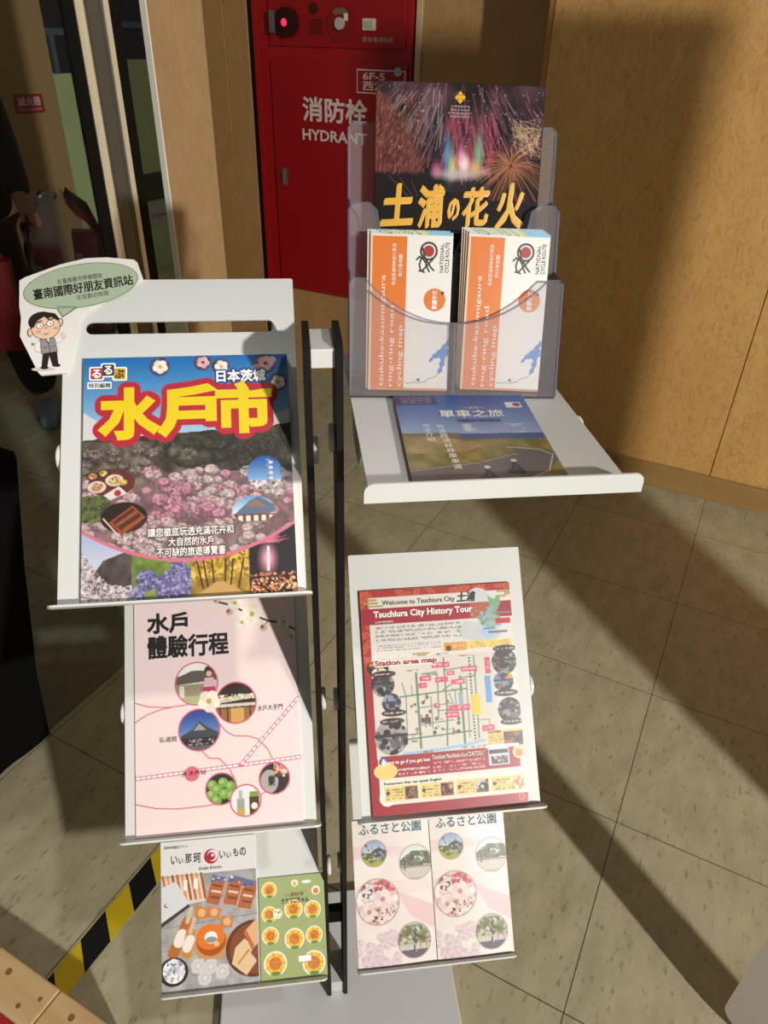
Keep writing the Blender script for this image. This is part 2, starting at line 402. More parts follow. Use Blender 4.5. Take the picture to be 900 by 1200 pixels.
struct('floor', box(-6, 3.6, -2.5, 6, -0.05, 0.0), tile_mat())
bm = bmesh.new()
for b0, b1 in ((-0.85, 0.0335), (0.0365, 0.96), (0.963, 2.6)): bx(bm, b0, b1, 2.86, 2.90, 0.0, 2.9, bev=0.001, seg=1)
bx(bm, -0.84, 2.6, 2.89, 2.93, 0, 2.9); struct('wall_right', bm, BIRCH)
struct('baseboard_right', box(-0.85, 2.6, 2.835, 2.86, 0, 0.10, bev=0.002), noisy('board_wood', (158, 124, 74), (174, 138, 84), (2, 2, 20), 4, .45))
struct('trim_1', box(-0.872, -0.852, 2.866, 2.93, 0, 2.9, bev=0.002), mat((186, 128, 66), .5))
bm = bmesh.new()
for b0, b1 in ((-2.80, -2.499), (-2.496, -2.365), (-2.335, -2.325)): bx(bm, b0, b1, 3.2, 3.25, 0, 2.9, bev=0.001, seg=1)
bx(bm, -1.515, -0.80, 3.2, 3.25, 0, 2.9, bev=0.001, seg=1); bx(bm, -2.325, -1.515, 3.2, 3.25, 0, 0.43); bx(bm, -2.325, -1.515, 3.2, 3.25, 1.95, 2.9); bx(bm, -2.80, 0, 3.25, 3.32, 0, 2.9)
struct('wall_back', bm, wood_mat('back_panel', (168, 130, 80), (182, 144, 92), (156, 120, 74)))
struct('trim_2', box(-2.362, -2.338, 3.203, 3.24, 0, 2.9), mat((30, 28, 26), .6))
struct('trim_3', box(-1.515, -1.490, 3.185, 3.2, 0, 2.9, bev=.002), mat((200, 176, 132), .5))
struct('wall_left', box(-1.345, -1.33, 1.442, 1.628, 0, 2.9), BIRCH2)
struct('trim_4', box(-1.345, -1.327, 1.438, 1.442, 0, 2.9, bev=.001), mat((236, 232, 220), .4))
DK = mat((8, 8, 8), .6, spec=.2); ALU = mat((222, 216, 190), .28, .35); GREY = mat((86, 86, 80), .2, .3)
d1 = thing('door_1', 'framed glass sliding door with aluminium posts', 'door', W(-1.33, 1.29, 0), (0, 0, TH)); d1['kind'] = 'structure'
obj('gasket', box(-.012, -.003, -.074, -.044, 0, 2.6), DK, d1); obj('gasket', box(-.012, -.003, .045, .076, 0, 2.6), DK, d1)
obj('post', bx(box(-.012, .0, -.044, -.022, 0, 2.6, bev=.001), -.01, .002, -.030, -.026, 0, 2.6), ALU, d1)
obj('post', box(-.012, .0, .031, .045, 0, 2.6, bev=.001), ALU, d1)
obj('glass_panel', bx(bx(box(-.012, -.004, -.022, .031, 0, 2.6), -.004, -.003, -.012, -.0105, 0, 2.6), -.004, -.003, .022, .0235, 0, 2.6), GREY, d1)
obj('top_rail', box(-.03, .01, -.574, .147, 2.6, 2.75), ALU, d1)
obj('glass_pane', box(-.009, -.004, -.573, -.0745, .0, 2.6), clear_mat('tinted_glass', (.82, .87, .88), 0.0, (0, 0, 0), .02, 1.12), d1)
struct('wall_far', box(-3.7, -3.6, 0.3, 3.14, 0, 2.9), mat((172, 138, 88), .6))
GREEN = noisy('green_board', (190, 202, 140), (200, 212, 150), (3, 3, 3), 2, .6)
struct('wall_green', bx(box(-4.26, -4.2, 3.0, 4.05, 0, 1.315), -4.26, -4.2, 4.05, 5.2, 0, 1.385), GREEN)
w1 = thing('window_1', 'dark interior window above the green wall board', 'window', W(-4.2, 4.1, 1.315), (0, 0, TH)); w1['kind'] = 'structure'
obj('pane', bx(box(-.05, -.01, -1.1, -.05, 0, 1.4), -.05, -.01, -.05, 1.1, .07, 1.4), mat((36, 36, 34), .15), w1)
obj('window_frame', bx(bx(bx(bmesh.new(), -.02, .01, -1.1, -.05, .20, .235), -.02, .01, -.05, 1.1, .25, .285), -.02, .01, -.42, -.385, 0, .2), mat((92, 112, 124), .3, .3), w1)
struct('shadow_panel', box(1.03, 1.60, .88, .91, 0.0, 2.16), mat((200, 190, 170), .6))  # unseen panel added out of view to cast the tall shadow on floor and walls

# ------------------------------------------------------------------ the brochure stand
stand = thing('brochure_stand', 'white six-tray brochure stand with two black uprights on a white base', 'brochure stand', (0.03, 0.65, 0))
def st(bm, dx=0.03, dy=0.65): bmesh.ops.translate(bm, verts=bm.verts[:], vec=(-dx, -dy, 0)); return bm
obj('base_plate', st(box(-.192, .252, .455, .845, 0.001, .02, bev=.003)), mat((214, 216, 214), .35), stand)
for x in (.0075, .038):
    bm = bmesh.new()
    plate(bm, [(.645, .02), (.715, .02), (.715, 1.300), (.712, 1.303), (.655, 1.303), (.645, 1.296)], [], x, x + .007, lambda p, q, r: (r, p, q))
    obj('upright', st(bm), BLACKM, stand)
obj('crossbar', st(box(.0145, .038, .650, .708, 1.277, 1.296, bev=.001)), WHITE, stand)
obj('crossbar', st(box(.0145, .038, .650, .708, .0215, .058, bev=.001)), WHITE, stand)
obj('crossbar', st(box(.0145, .038, .695, .711, .185, .222, bev=.001)), BLACKM, stand)
TW, THH = .242, .348
def tray_bm():
    bm = bmesh.new()
    slot = rrect(-.0985, .0985, .285, .299, .00695, 6)
    plate(bm, rrect(-TW / 2, TW / 2, 0, THH, .002, 2), [slot[::-1]], -.0022, 0.0)
    lip = [(-TW / 2 - .006, -.0022), (TW / 2 + .006, -.0022)] + [(TW / 2 + .006 - .008 + .008 * math.cos(a), .009 + .008 * math.sin(a)) for a in (0, .5, 1.05, 1.57)] \
        + [(-TW / 2 - .006 + .008 + .008 * math.cos(a), .009 + .008 * math.sin(a)) for a in (1.57, 2.1, 2.64, 3.1416)]
    plate(bm, lip, [], -.0024, 0.0, lambda x, z, y: (x, y, z))
    for sx in (-1, 1):
        ear = [(.085, -.0022), (.225, -.0022), (.19, -.034), (.12, -.034)]
        x = sx * (TW / 2 - .0015)
        plate(bm, ear, [], x - .001, x + .001, lambda y, z, x: (x, y, z))
    return bm
tmesh = None
def tray(xc, y, z, tilt, side, label=None):
    global tmesh
    if tmesh is None:
        tmesh = bpy.data.meshes.new('tray'); b = tray_bm(); b.normal_update(); b.to_mesh(tmesh); b.free(); tmesh.materials.append(WHITE)
    o = bpy.data.objects.new('tray', tmesh); COL.objects.link(o); o.parent = stand
    o.location = (xc - .03, y - .65, z); o.rotation_euler = (math.radians(tilt), 0, 0)
    if label: o['label'] = label
    for xx in (side * (TW / 2 + .0035), -side * (TW / 2 + (.017 if side < 0 else .0255))):
        b = bmesh.new(); cyl(b, (xx, .155, -.018), (1, 0, 0), .0155, .0055, 28)
        bmesh.ops.bevel(b, geom=[e for e in b.edges if len(e.link_faces) == 2 and any(len(f.verts) > 4 for f in e.link_faces)], offset=.0012, segments=2, affect='EDGES')
        obj('pivot_knob', b, KNOB, o)
    return o
PL = dict(L1=(-.120, .57, 1.07, 45), L2=(-.120, .57, .683, 47), L3=(-.120, .553, .31, 47), R2=(.181, .567, .683, 48.5), R3=(.181, .55, .32, 47), S=(.181, .53, 1.203, 0))
for k, (x, y, z, t) in PL.items():
    tray(x, y, z, t, -1 if k[0] == 'L' else 1, 'tray turned flat as a shelf' if k == 'S' else None)

def on_tray(k, name, label, cat, xc, s, rot=0.0, off=0.0004, group=None):
    _, y, z, t = PL[k]; t = math.radians(t)
    m = Matrix.Rotation(t, 4, 'X')
    p = Vector((0, y, z)) + m @ Vector((xc, s, off))
    return thing(name, label, cat, p, (m @ Matrix.Rotation(math.radians(rot), 4, 'Z')).to_euler(), group)
class Sheet:
    def __init__(s, root, art, t, ink_z=.0006):
        s.root, s.art, s.t = root, art, t; s.w, s.h = art.w, art.h; s.ink = Ink(); s.z = t + ink_z
    def T(s, txt, u0, v0, u1, v1, m, **k):
        lay = k.pop('lay', 0)
        s.ink.text(txt, (u0 - .5) * s.w, (1 - v1) * s.h, (u1 - .5) * s.w, (1 - v0) * s.h, s.z + lay * .00015, m, **k)
    def done(s, pm, pages=None, bend=None, cover='printed_cover', letters='lettering'):
        s.cov = s.art.cover(cover, s.root, s.t, pm, bend, skirt=min(.0006, s.t * .8) if pages is not None else s.t, ink=s.ink)
        if pages is not None:
            s.pg = obj('pages', box(-s.w / 2 + .0003, s.w / 2 - .0003, .0003, s.h - .0003, 0, s.t - .0004), pages, s.root)
INK_W = mat((248, 246, 240), .5); INK_K = mat((22, 20, 20), .5); INK_Y = mat((226, 200, 22), .5); INK_R = mat((188, 40, 58), .5)
INK_B = mat((34, 66, 130), .5); INK_BR = mat((60, 36, 30), .5); INK_GOLD = mat((226, 170, 50), .4)

# ------------------------------------------------------------------ magazine on the top left tray
def build_magazine():
    A = Art(.210, .2545, 1.5, (200, 210, 220), 3)
    A.vgrad(A.rect(0, 0, 1, .4), 0, .36, (24, 104, 176), (170, 200, 218))
    A.put(A.poly([(0, .235), (.10, .29), (.30, .33), (.55, .345), (.75, .33), (1, .24), (1, .42), (0, .42)]), (206, 204, 202))
    n = A.fbm(7, 4); edge = A.V / A.asp > .335 + .03 * (n - .5) + .09 * np.clip(.12 - A.U, 0, 1) - .10 * np.clip(A.U - .8, 0, 1) * 1.6
    A.mix(edge * A.rect(0, .2, 1, 1), (44, 40, 36), (74, 70, 56), 24, 4)
    def crown(u, v, r, cols, dark, n):
        e = A.ell(u, v, r, r * .8, 6); A.put(e * .75, dark); A.dots(A.ell(u, v, r, r * .8), n, .003, .009, [np.array(c) * .72 for c in cols], 10); A.dots(A.ell(u - r * .1, v - r * .25 / A.asp, r * .8, r * .55), n, .003, .008, cols, 10)
    band0 = A.rect(0, .36, 1, .56) * (A.V / A.asp > .36); A.mix(band0 * np.clip((A.fbm(9, 3) - .35) * 6, 0, 1) * A.ell(.15, .46, .42, .14, 30), (92, 80, 70), (134, 120, 108), 26)
    for k in range(26): u = A.r.uniform(.35, 1.0); v = A.r.uniform(.37, .47); crown(u, v, A.r.uniform(.035, .065), [(62, 60, 44), (50, 50, 36), (74, 70, 54)], (34, 32, 26), 50)
    for k in range(16): crown(A.r.uniform(0, .36), A.r.uniform(.40, .50), A.r.uniform(.025, .045), [(120, 106, 96), (96, 84, 76), (148, 130, 124)], (58, 50, 46), 40)
    crown(.5, .435, .055, [(110, 100, 88), (92, 84, 72)], (70, 64, 54), 60)
    A.mix(A.rect(0, .50, 1, .9) * np.clip((A.V / A.asp - .49 - .04 * np.sin(A.U * 7)) * 30, 0, 1), (104, 78, 80), (146, 116, 116), 22, 5)
    cr = [(A.r.uniform(0, 1), .50 + .37 * (k / 210) + A.r.uniform(-.02, .02)) for k in range(210)]
    for u, v in cr[:]:
        pk = np.hypot(u - .38, (v - .61) * 1.4) < .12 or np.hypot(u - .57, (v - .68) * 1.5) < .07 or A.r.rand() < .12
        wh = v > .76 or (u > .45 and v < .62)
        cols = [(188, 128, 144), (202, 150, 162), (170, 112, 126)] if pk else ([(206, 190, 188), (190, 170, 168), (172, 150, 150)] if wh else [(196, 164, 168), (178, 142, 148), (208, 186, 186)])
        crown(u, v, A.r.uniform(.022, .055), cols, (96, 72, 74), 56)
    A.put(A.poly([(0, .60), (.10, .57), (.15, .63), (.10, .68), (0, .69)]), (76, 84, 48)); A.dots(A.rect(0, .58, .13, .69), 160, .005, .014, [(92, 102, 58), (64, 74, 40), (110, 118, 76)], 10)
    # bottom strip under the pink arc
    arc = lambda u: .722 + .132 * (1 - ((u - .5) / .5) ** 2)
    band = (A.V / A.asp > arc(A.U)).astype(float)
    x = A.U
    b1 = band * A.rect(-.1, 0, .23, 1.1); A.vgrad(b1, .72, .86, (160, 172, 206), (196, 198, 212)); A.mix(b1 * A.poly([(.05, .90), (.1, .84), (.2, .81), (.23, .82), (.23, .94), (.05, .97)]), (62, 52, 50), (96, 86, 82), 20)
    A.dots(b1 * A.poly([(0, .80), (.06, .87), (.12, .93), (.23, .95), (.23, 1.01), (0, 1.01)]), 500, .003, .009, [(196, 184, 186), (160, 146, 146), (214, 206, 206), (110, 94, 92)], 12)
    b2 = band * A.rect(.23, 0, .505, 1.1); A.mix(b2, (84, 106, 44), (138, 156, 70), 22)
    for cu, cv, r in ((.30, .925, .05), (.42, .96, .085), (.445, .885, .04), (.25, .985, .045), (.49, .93, .05)):
        e = A.ell(cu, cv, r) * b2; A.put(e, (100, 94, 138)); A.dots(e, 150, .004, .009, [(134, 128, 172), (100, 94, 140), (160, 156, 190), (82, 78, 118)], 8)
    b3 = band * A.rect(.505, 0, .775, 1.1); A.mix(b3, (120, 92, 30), (196, 158, 54), 18)
    A.dots(b3 * A.rect(.5, .8, .78, .93), 500, .006, .018, [(206, 168, 58), (178, 138, 40), (140, 104, 34), (220, 186, 84)], 10)
    for k in (.53, .56, .60, .665, .70, .75): A.put(A.line([(k, .86), (k + (.64 - k) * .25, .97)], .008) * b3, (64, 46, 26))
    A.put(A.poly([(.52, 1.0), (.62, .945), (.655, .945), (.76, 1.0)]) * b3, (190, 152, 88))
    b4 = band * A.rect(.775, 0, 1.1, 1.1); A.put(b4, (34, 26, 32))
    for k in range(46):
        a = A.r.uniform(-.2, 3.4); r = A.r.uniform(.03, .10); A.put(A.line([(.87, .80), (.87 + r * math.cos(a), .80 - r * math.sin(a) / A.asp)], .004) * b4 * .7, (208, 110, 140))
    A.put(A.ell(.865, .865, .035, .06, 14) * b4, (226, 150, 170)); A.put(A.line([(.865, .91), (.868, .82)], .012) * b4, (252, 220, 226))
    A.dots(b4 * A.rect(.78, .94, 1, 1), 170, .003, .007, [(244, 160, 96), (252, 206, 150), (220, 110, 60)], 12)
    A.dots(b4 * A.rect(.78, .92, 1, .935), 40, .003, .005, [(230, 140, 90)], 12)
    for u in np.linspace(0, 1, 260): pass
    d = np.abs(A.V / A.asp - arc(A.U)); A.put(np.clip((.009 - d) / .003, 0, 1), (206, 112, 136))
    # round pictures
    e = A.ell(.13, .53, .115, .072); A.put(e * A.ell(.14, .53, .11, .07), (96, 46, 40)); 
    for cu, cv, r, c in ((.07, .545, .042, (214, 200, 190)), (.15, .52, .042, (220, 206, 190)), (.10, .49, .03, (40, 36, 26)), (.19, .53, .02, (196, 176, 70)), (.05, .50, .03, (46, 52, 30))):
        A.put(A.ell(cu, cv, r, r * .7), c); A.dots(A.ell(cu, cv, r * .7, r * .5), 22, .005, .012, [(214, 150, 80), (120, 128, 60), (196, 110, 90), (226, 200, 120)], 10)
    A.put(A.poly([(.10, .58), (.17, .545), (.21, .575), (.13, .60)]), (214, 210, 204)); A.put(A.ell(.165, .573, .016), (170, 50, 60))
    A.put(A.ell(.195, .672, .108, .074), (40, 28, 24)); q = A.poly([(.125, .69), (.235, .625), (.295, .675), (.185, .745)]); A.put(q, (156, 70, 44))
    A.put(A.poly([(.14, .69), (.235, .635), (.28, .675), (.185, .73)]), (104, 54, 36))
    for k in range(5):
        o = k * .019; A.put(A.line([(.15 + o * .8, .69 + o * .55), (.235 + o * .8, .642 + o * .6)], .012), (150, 86, 52) if k % 2 else (78, 40, 28))
    A.put(A.line([(.10, .675), (.17, .745)], .008), (206, 190, 170))
    e = A.ell(.865, .515, .086); A.vgrad(e, .45, .56, (32, 84, 160), (150, 184, 214)); A.dots(e * A.rect(.7, .545, 1, .6), 120, .006, .014, [(220, 214, 220), (160, 150, 150), (96, 104, 80)], 8)
    for k in range(9): A.put(A.ell(.888 + (.007 if k % 2 else -.007), .46 + k * .011, .011, .008), (206, 210, 220) if k % 2 else (120, 136, 164))
    e = A.ell(.805, .665, .102, .068); A.vgrad(e, .6, .68, (84, 146, 196), (214, 226, 232)); A.put(e * A.poly([(.70, .69), (.79, .625), (.83, .61), (.93, .66), (.93, .675), (.70, .70)]), (92, 108, 132))
    A.put(e * A.poly([(.77, .65), (.81, .62), (.87, .655)]), (140, 110, 96)); A.put(e * A.rect(.7, .682, .93, .715), (112, 66, 46))
    for k in range(5): A.put(e * A.rect(.73 + k * .037, .688, .752 + k * .037, .712), (222, 218, 206))
    A.put(e * A.rect(.7, .716, .93, .74), (120, 130, 90))
    for cu, cv, r, core in ((.365, .045, .05, 0), (.575, .03, .043, 1), (.665, .05, .045, 0), (.885, .04, .055, 1), (.945, .125, .048, 0), (.905, .185, .038, 1)):
        e = A.ell(cu, cv, r); A.put(e, (78, 70, 104)); A.dots(e, 14, .004, .012, [(110, 96, 110), (60, 50, 70)], 6)
        A.flower(cu + .004, cv, r * .72, (242, 232, 224) if not core else (224, 176, 178), (200, 164, 90) if not core else (140, 50, 60), rot=rnd.random())
    A.put(A.ell(.845, .06, .022), (210, 150, 156)); A.put(A.ell(.925, .025, .018), (226, 190, 190))
    r = on_tray('L1', 'magazine', 'thick travel magazine with big yellow title and blue sky cover on upper left tray', 'magazine', -.1125, .0015, .2)
    for ch, u0, v0, u1, v1 in (('水', .09, .143, .35, .345), ('戶', .372, .135, .625, .335), ('市', .648, .13, .90, .333)): A.put(A.glyph_mask(ch, u0, v0, u1, v1, .046), (178, 36, 54))
    A.put(A.glyph_mask('日本茨城', .645, .068, .885, .118, .013), (34, 66, 130))
    for t, u0, v0, u1, v1 in (('讓您徹底玩透充滿花卉和', .305, .722, .705, .757), ('大自然的水戶', .40, .763, .61, .797), ('不可缺的旅遊導覽書', .345, .803, .665, .838)): A.put(A.glyph_mask(t, u0, v0, u1, v1, .007) * .8, (84, 58, 58))
    S = Sheet(r, A, .0055)
    # logo tiles
    z = S.z
    def tile(u0, v0, u1, v1, m, rim=.008, lay=0):
        x0, x1, y0, y1 = (u0 - .5) * S.w, (u1 - .5) * S.w, (1 - v1) * S.h, (1 - v0) * S.h
        S.ink.poly(rrect(x0 - .0015, x1 + .0015, y0 - .0015, y1 + .0015, .002), z - .0002 + lay * .0001, INK_W)
        S.ink.poly(rrect(x0, x1, y0, y1, .0015), z - .0001 + lay * .0001, m)
    tile(.035, .045, .092, .093, INK_R); tile(.145, .048, .202, .096, mat((196, 164, 30), .5)); tile(.09, .03, .147, .08, mat((60, 62, 84), .5), lay=1)
    S.T('る', .043, .052, .083, .088, INK_W, off=.03, lay=1); S.T('る', .10, .037, .137, .073, INK_W, off=.03, lay=1); S.T('ぶ', .152, .054, .194, .09, INK_K, off=.03, lay=1)
    S.ink.poly(rrect((.02 - .5) * S.w, (.135 - .5) * S.w, (1 - .135) * S.h, (1 - .105) * S.h, .001), z - .0001, INK_W); S.T('特別編輯', .026, .11, .13, .131, INK_K, off=.02)
    for ch, u0, v0, u1, v1 in (('水', .09, .143, .35, .345), ('戶', .372, .135, .625, .335), ('市', .648, .13, .90, .333)):
        S.T(ch, u0, v0, u1, v1, INK_Y, off=.05)
    S.T('日本茨城', .645, .068, .885, .118, INK_W, off=.035)
    SH = mat((96, 66, 66), .5)
    for t, u0, v0, u1, v1 in (('讓您徹底玩透充滿花卉和', .305, .722, .705, .757), ('大自然的水戶', .40, .763, .61, .797), ('不可缺的旅遊導覽書', .345, .803, .665, .838)):
        S.T(t, u0, v0, u1, v1, INK_W, off=.012)
    S.done(P_MATT, PAPER)
build_magazine()

# ------------------------------------------------------------------ pink brochure on the second left tray
def build_pink():
    A = Art(.212, .297, 1.5, (232, 212, 210), 5); PK = (206, 84, 116)
    br = [(.50, .012), (.60, .035), (.70, .075), (.83, .115), (.93, .13), (1.0, .165)]
    A.put(A.line(br, .012), (70, 50, 44)); A.put(A.line([(.60, .035), (.58, .06)], .006), (70, 50, 44)); A.put(A.line([(.83, .115), (.79, .15)], .006), (70, 50, 44))
    for u, v, r in ((.625, .025, .045), (.73, .08, .062), (.665, .115, .042), (.93, .125, .042), (.97, .19, .042)): A.flower(u, v, r, (232, 226, 206), (180, 158, 92), rot=rnd.random() * 2)
    for u, v, r in ((.80, .145, .024), (.59, .065, .022), (.51, .013, .016)): A.put(A.ell(u, v, r), (196, 178, 158)); A.put(A.ell(u - .008, v - .004, r * .5), (150, 70, 76))
    L = lambda pts, w=.006: A.put(A.line(pts, w), PK)
    L([(0, .437), (.08, .457), (.2, .466), (.30, .462), (.375, .452)]); L([(0, .522), (.07, .492), (.15, .474), (.22, .466)])
    L([(.50, .545), (.55, .59), (.60, .61), (.68, .615), (.74, .63), (.80, .68), (.83, .73)]); L([(.40, .665), (.44, .695), (.50, .70), (.56, .745), (.595, .80), (.605, .84)])
    L([(0, .862), (.12, .885), (.25, .895), (.40, .893), (.5, .888)]); L([(.74, .87), (.80, .845)])
    def rail(p0, p1, n):
        A.put(A.line([p0, p1], .022), PK); 
        for k in range(n):
            t0, t1 = (k + .25) / n, (k + .75) / n; f = lambda t: (p0[0] + (p1[0] - p0[0]) * t, p0[1] + (p1[1] - p0[1]) * t)
            A.put(A.line([f(t0), f(t1)], .0135), (246, 238, 236))
    rail((.0, .757), (1.0, .722), 31); rail((.63, .735), (1.0, .465), 15)
    A.put(A.ell(.335, .755, .045), (214, 104, 122))
    def ring(u, v, r): A.put(A.ell(u, v, r + .008), PK); return A.ell(u, v, r)
    e = ring(.375, .372, .125); A.put(e, (206, 200, 190)); A.put(e * A.rect(0, .28, 1, .335), (232, 232, 230)); A.put(e * A.poly([(.24, .345), (.35, .315), (.5, .32), (.5, .36), (.24, .375)]), (92, 86, 76)); A.put(e * A.rect(.2, .375, .45, .43), (150, 136, 112))
    A.put(e * A.rect(.2, .425, .6, .5), (170, 176, 130)); A.put(e * A.rect(.27, .38, .30, .43), (214, 206, 190)); A.put(e * A.ell(.452, .318, .028), (54, 40, 38)); A.put(e * A.ell(.452, .332, .018), (220, 182, 160)); A.put(e * A.poly([(.425, .35), (.48, .35), (.50, .42), (.41, .42)]), (222, 176, 184)); A.put(e * A.rect(.41, .39, .49, .41), (170, 60, 90))
    e = ring(.612, .468, .12); A.put(e, (46, 32, 24)); A.put(e * A.rect(.4, .47, .8, .485), (206, 196, 180)); A.put(e * A.poly([(.49, .445), (.73, .43), (.73, .45), (.49, .468)]), (196, 180, 150)); A.put(e * A.rect(.5, .49, .73, .57), (150, 104, 54))
    for k in range(5): A.put(e * A.rect(.51 + k * .046, .482, .518 + k * .046, .57), (60, 36, 20))
    A.put(e * A.rect(.58, .49, .66, .57), (208, 156, 84)); A.dots(e * A.rect(.5, .43, .74, .455), 40, .004, .008, [(226, 218, 206)], 8)
    e = ring(.385, .572, .12); A.vgrad(e, .5, .6, (44, 70, 140), (104, 140, 196)); A.put(e * A.poly([(.26, .60), (.35, .565), (.385, .535), (.44, .565), (.51, .59), (.51, .61), (.26, .615)]), (62, 66, 76)); A.put(e * A.poly([(.35, .575), (.385, .543), (.43, .575)]), (150, 150, 148))
    A.put(e * A.rect(.2, .605, .6, .64), (44, 38, 36)); A.put(e * A.rect(.2, .64, .6, .7), (92, 92, 90)); A.dots(e * A.rect(.3, .61, .5, .637), 26, .004, .008, [(150, 146, 140)], 8)
    A.flower(.448, .452, .066, (238, 226, 206), (190, 160, 96), rot=.3)
    e = ring(.508, .828, .088); A.put(e, (36, 42, 28))
    for u, v in ((.455, .81), (.52, .803), (.565, .82), (.45, .85), (.525, .85), (.485, .83), (.48, .875), (.57, .86)): A.put(e * A.ell(u, v, .03), (120, 160, 70)); A.put(e * A.ell(u - .008, v - .006, .014, None, 5), (164, 196, 112))
    e = ring(.653, .885, .088); A.put(e, (236, 222, 218)); A.put(e * A.rect(.60, .875, .645, .955), (150, 158, 150)); A.put(e * A.rect(.613, .842, .633, .88), (170, 176, 168)); A.put(e * A.rect(.60, .915, .645, .945), (190, 160, 70)); A.put(e * A.rect(.675, .868, .735, .945), (70, 56, 30)); A.put(e * A.rect(.678, .85, .732, .872), (120, 150, 60)); A.put(e * A.ell(.705, .91, .02), (226, 220, 206))
    e = ring(.832, .803, .088); A.put(e, (40, 34, 32)); A.put(e * A.ell(.80, .815, .055, .07), (170, 164, 156)); A.dots(e * A.rect(.83, .74, .95, .80), 30, .008, .02, [(196, 120, 90), (220, 190, 170), (90, 50, 40)], 10)
    r = on_tray('L2', 'brochure', 'pale pink brochure with plum branch and round route pictures on second left tray', 'brochure', -.1215, .001, .15)
    S = Sheet(r, A, .0022)
    S.T('水戶', .085, .055, .325, .14, INK_K, off=.035); S.T('體驗行程', .085, .155, .575, .25, INK_K, off=.03)
    S.T('水戶大手門', .745, .487, .90, .512, INK_K); S.T('弘道館', .145, .59, .25, .613, INK_K); S.T('JR 水戶站', .275, .741, .42, .765, INK_K, lay=1); S.T('樂', .795, .79, .835, .835, INK_K, off=.02)
    S.done(P_MATT)
build_pink()

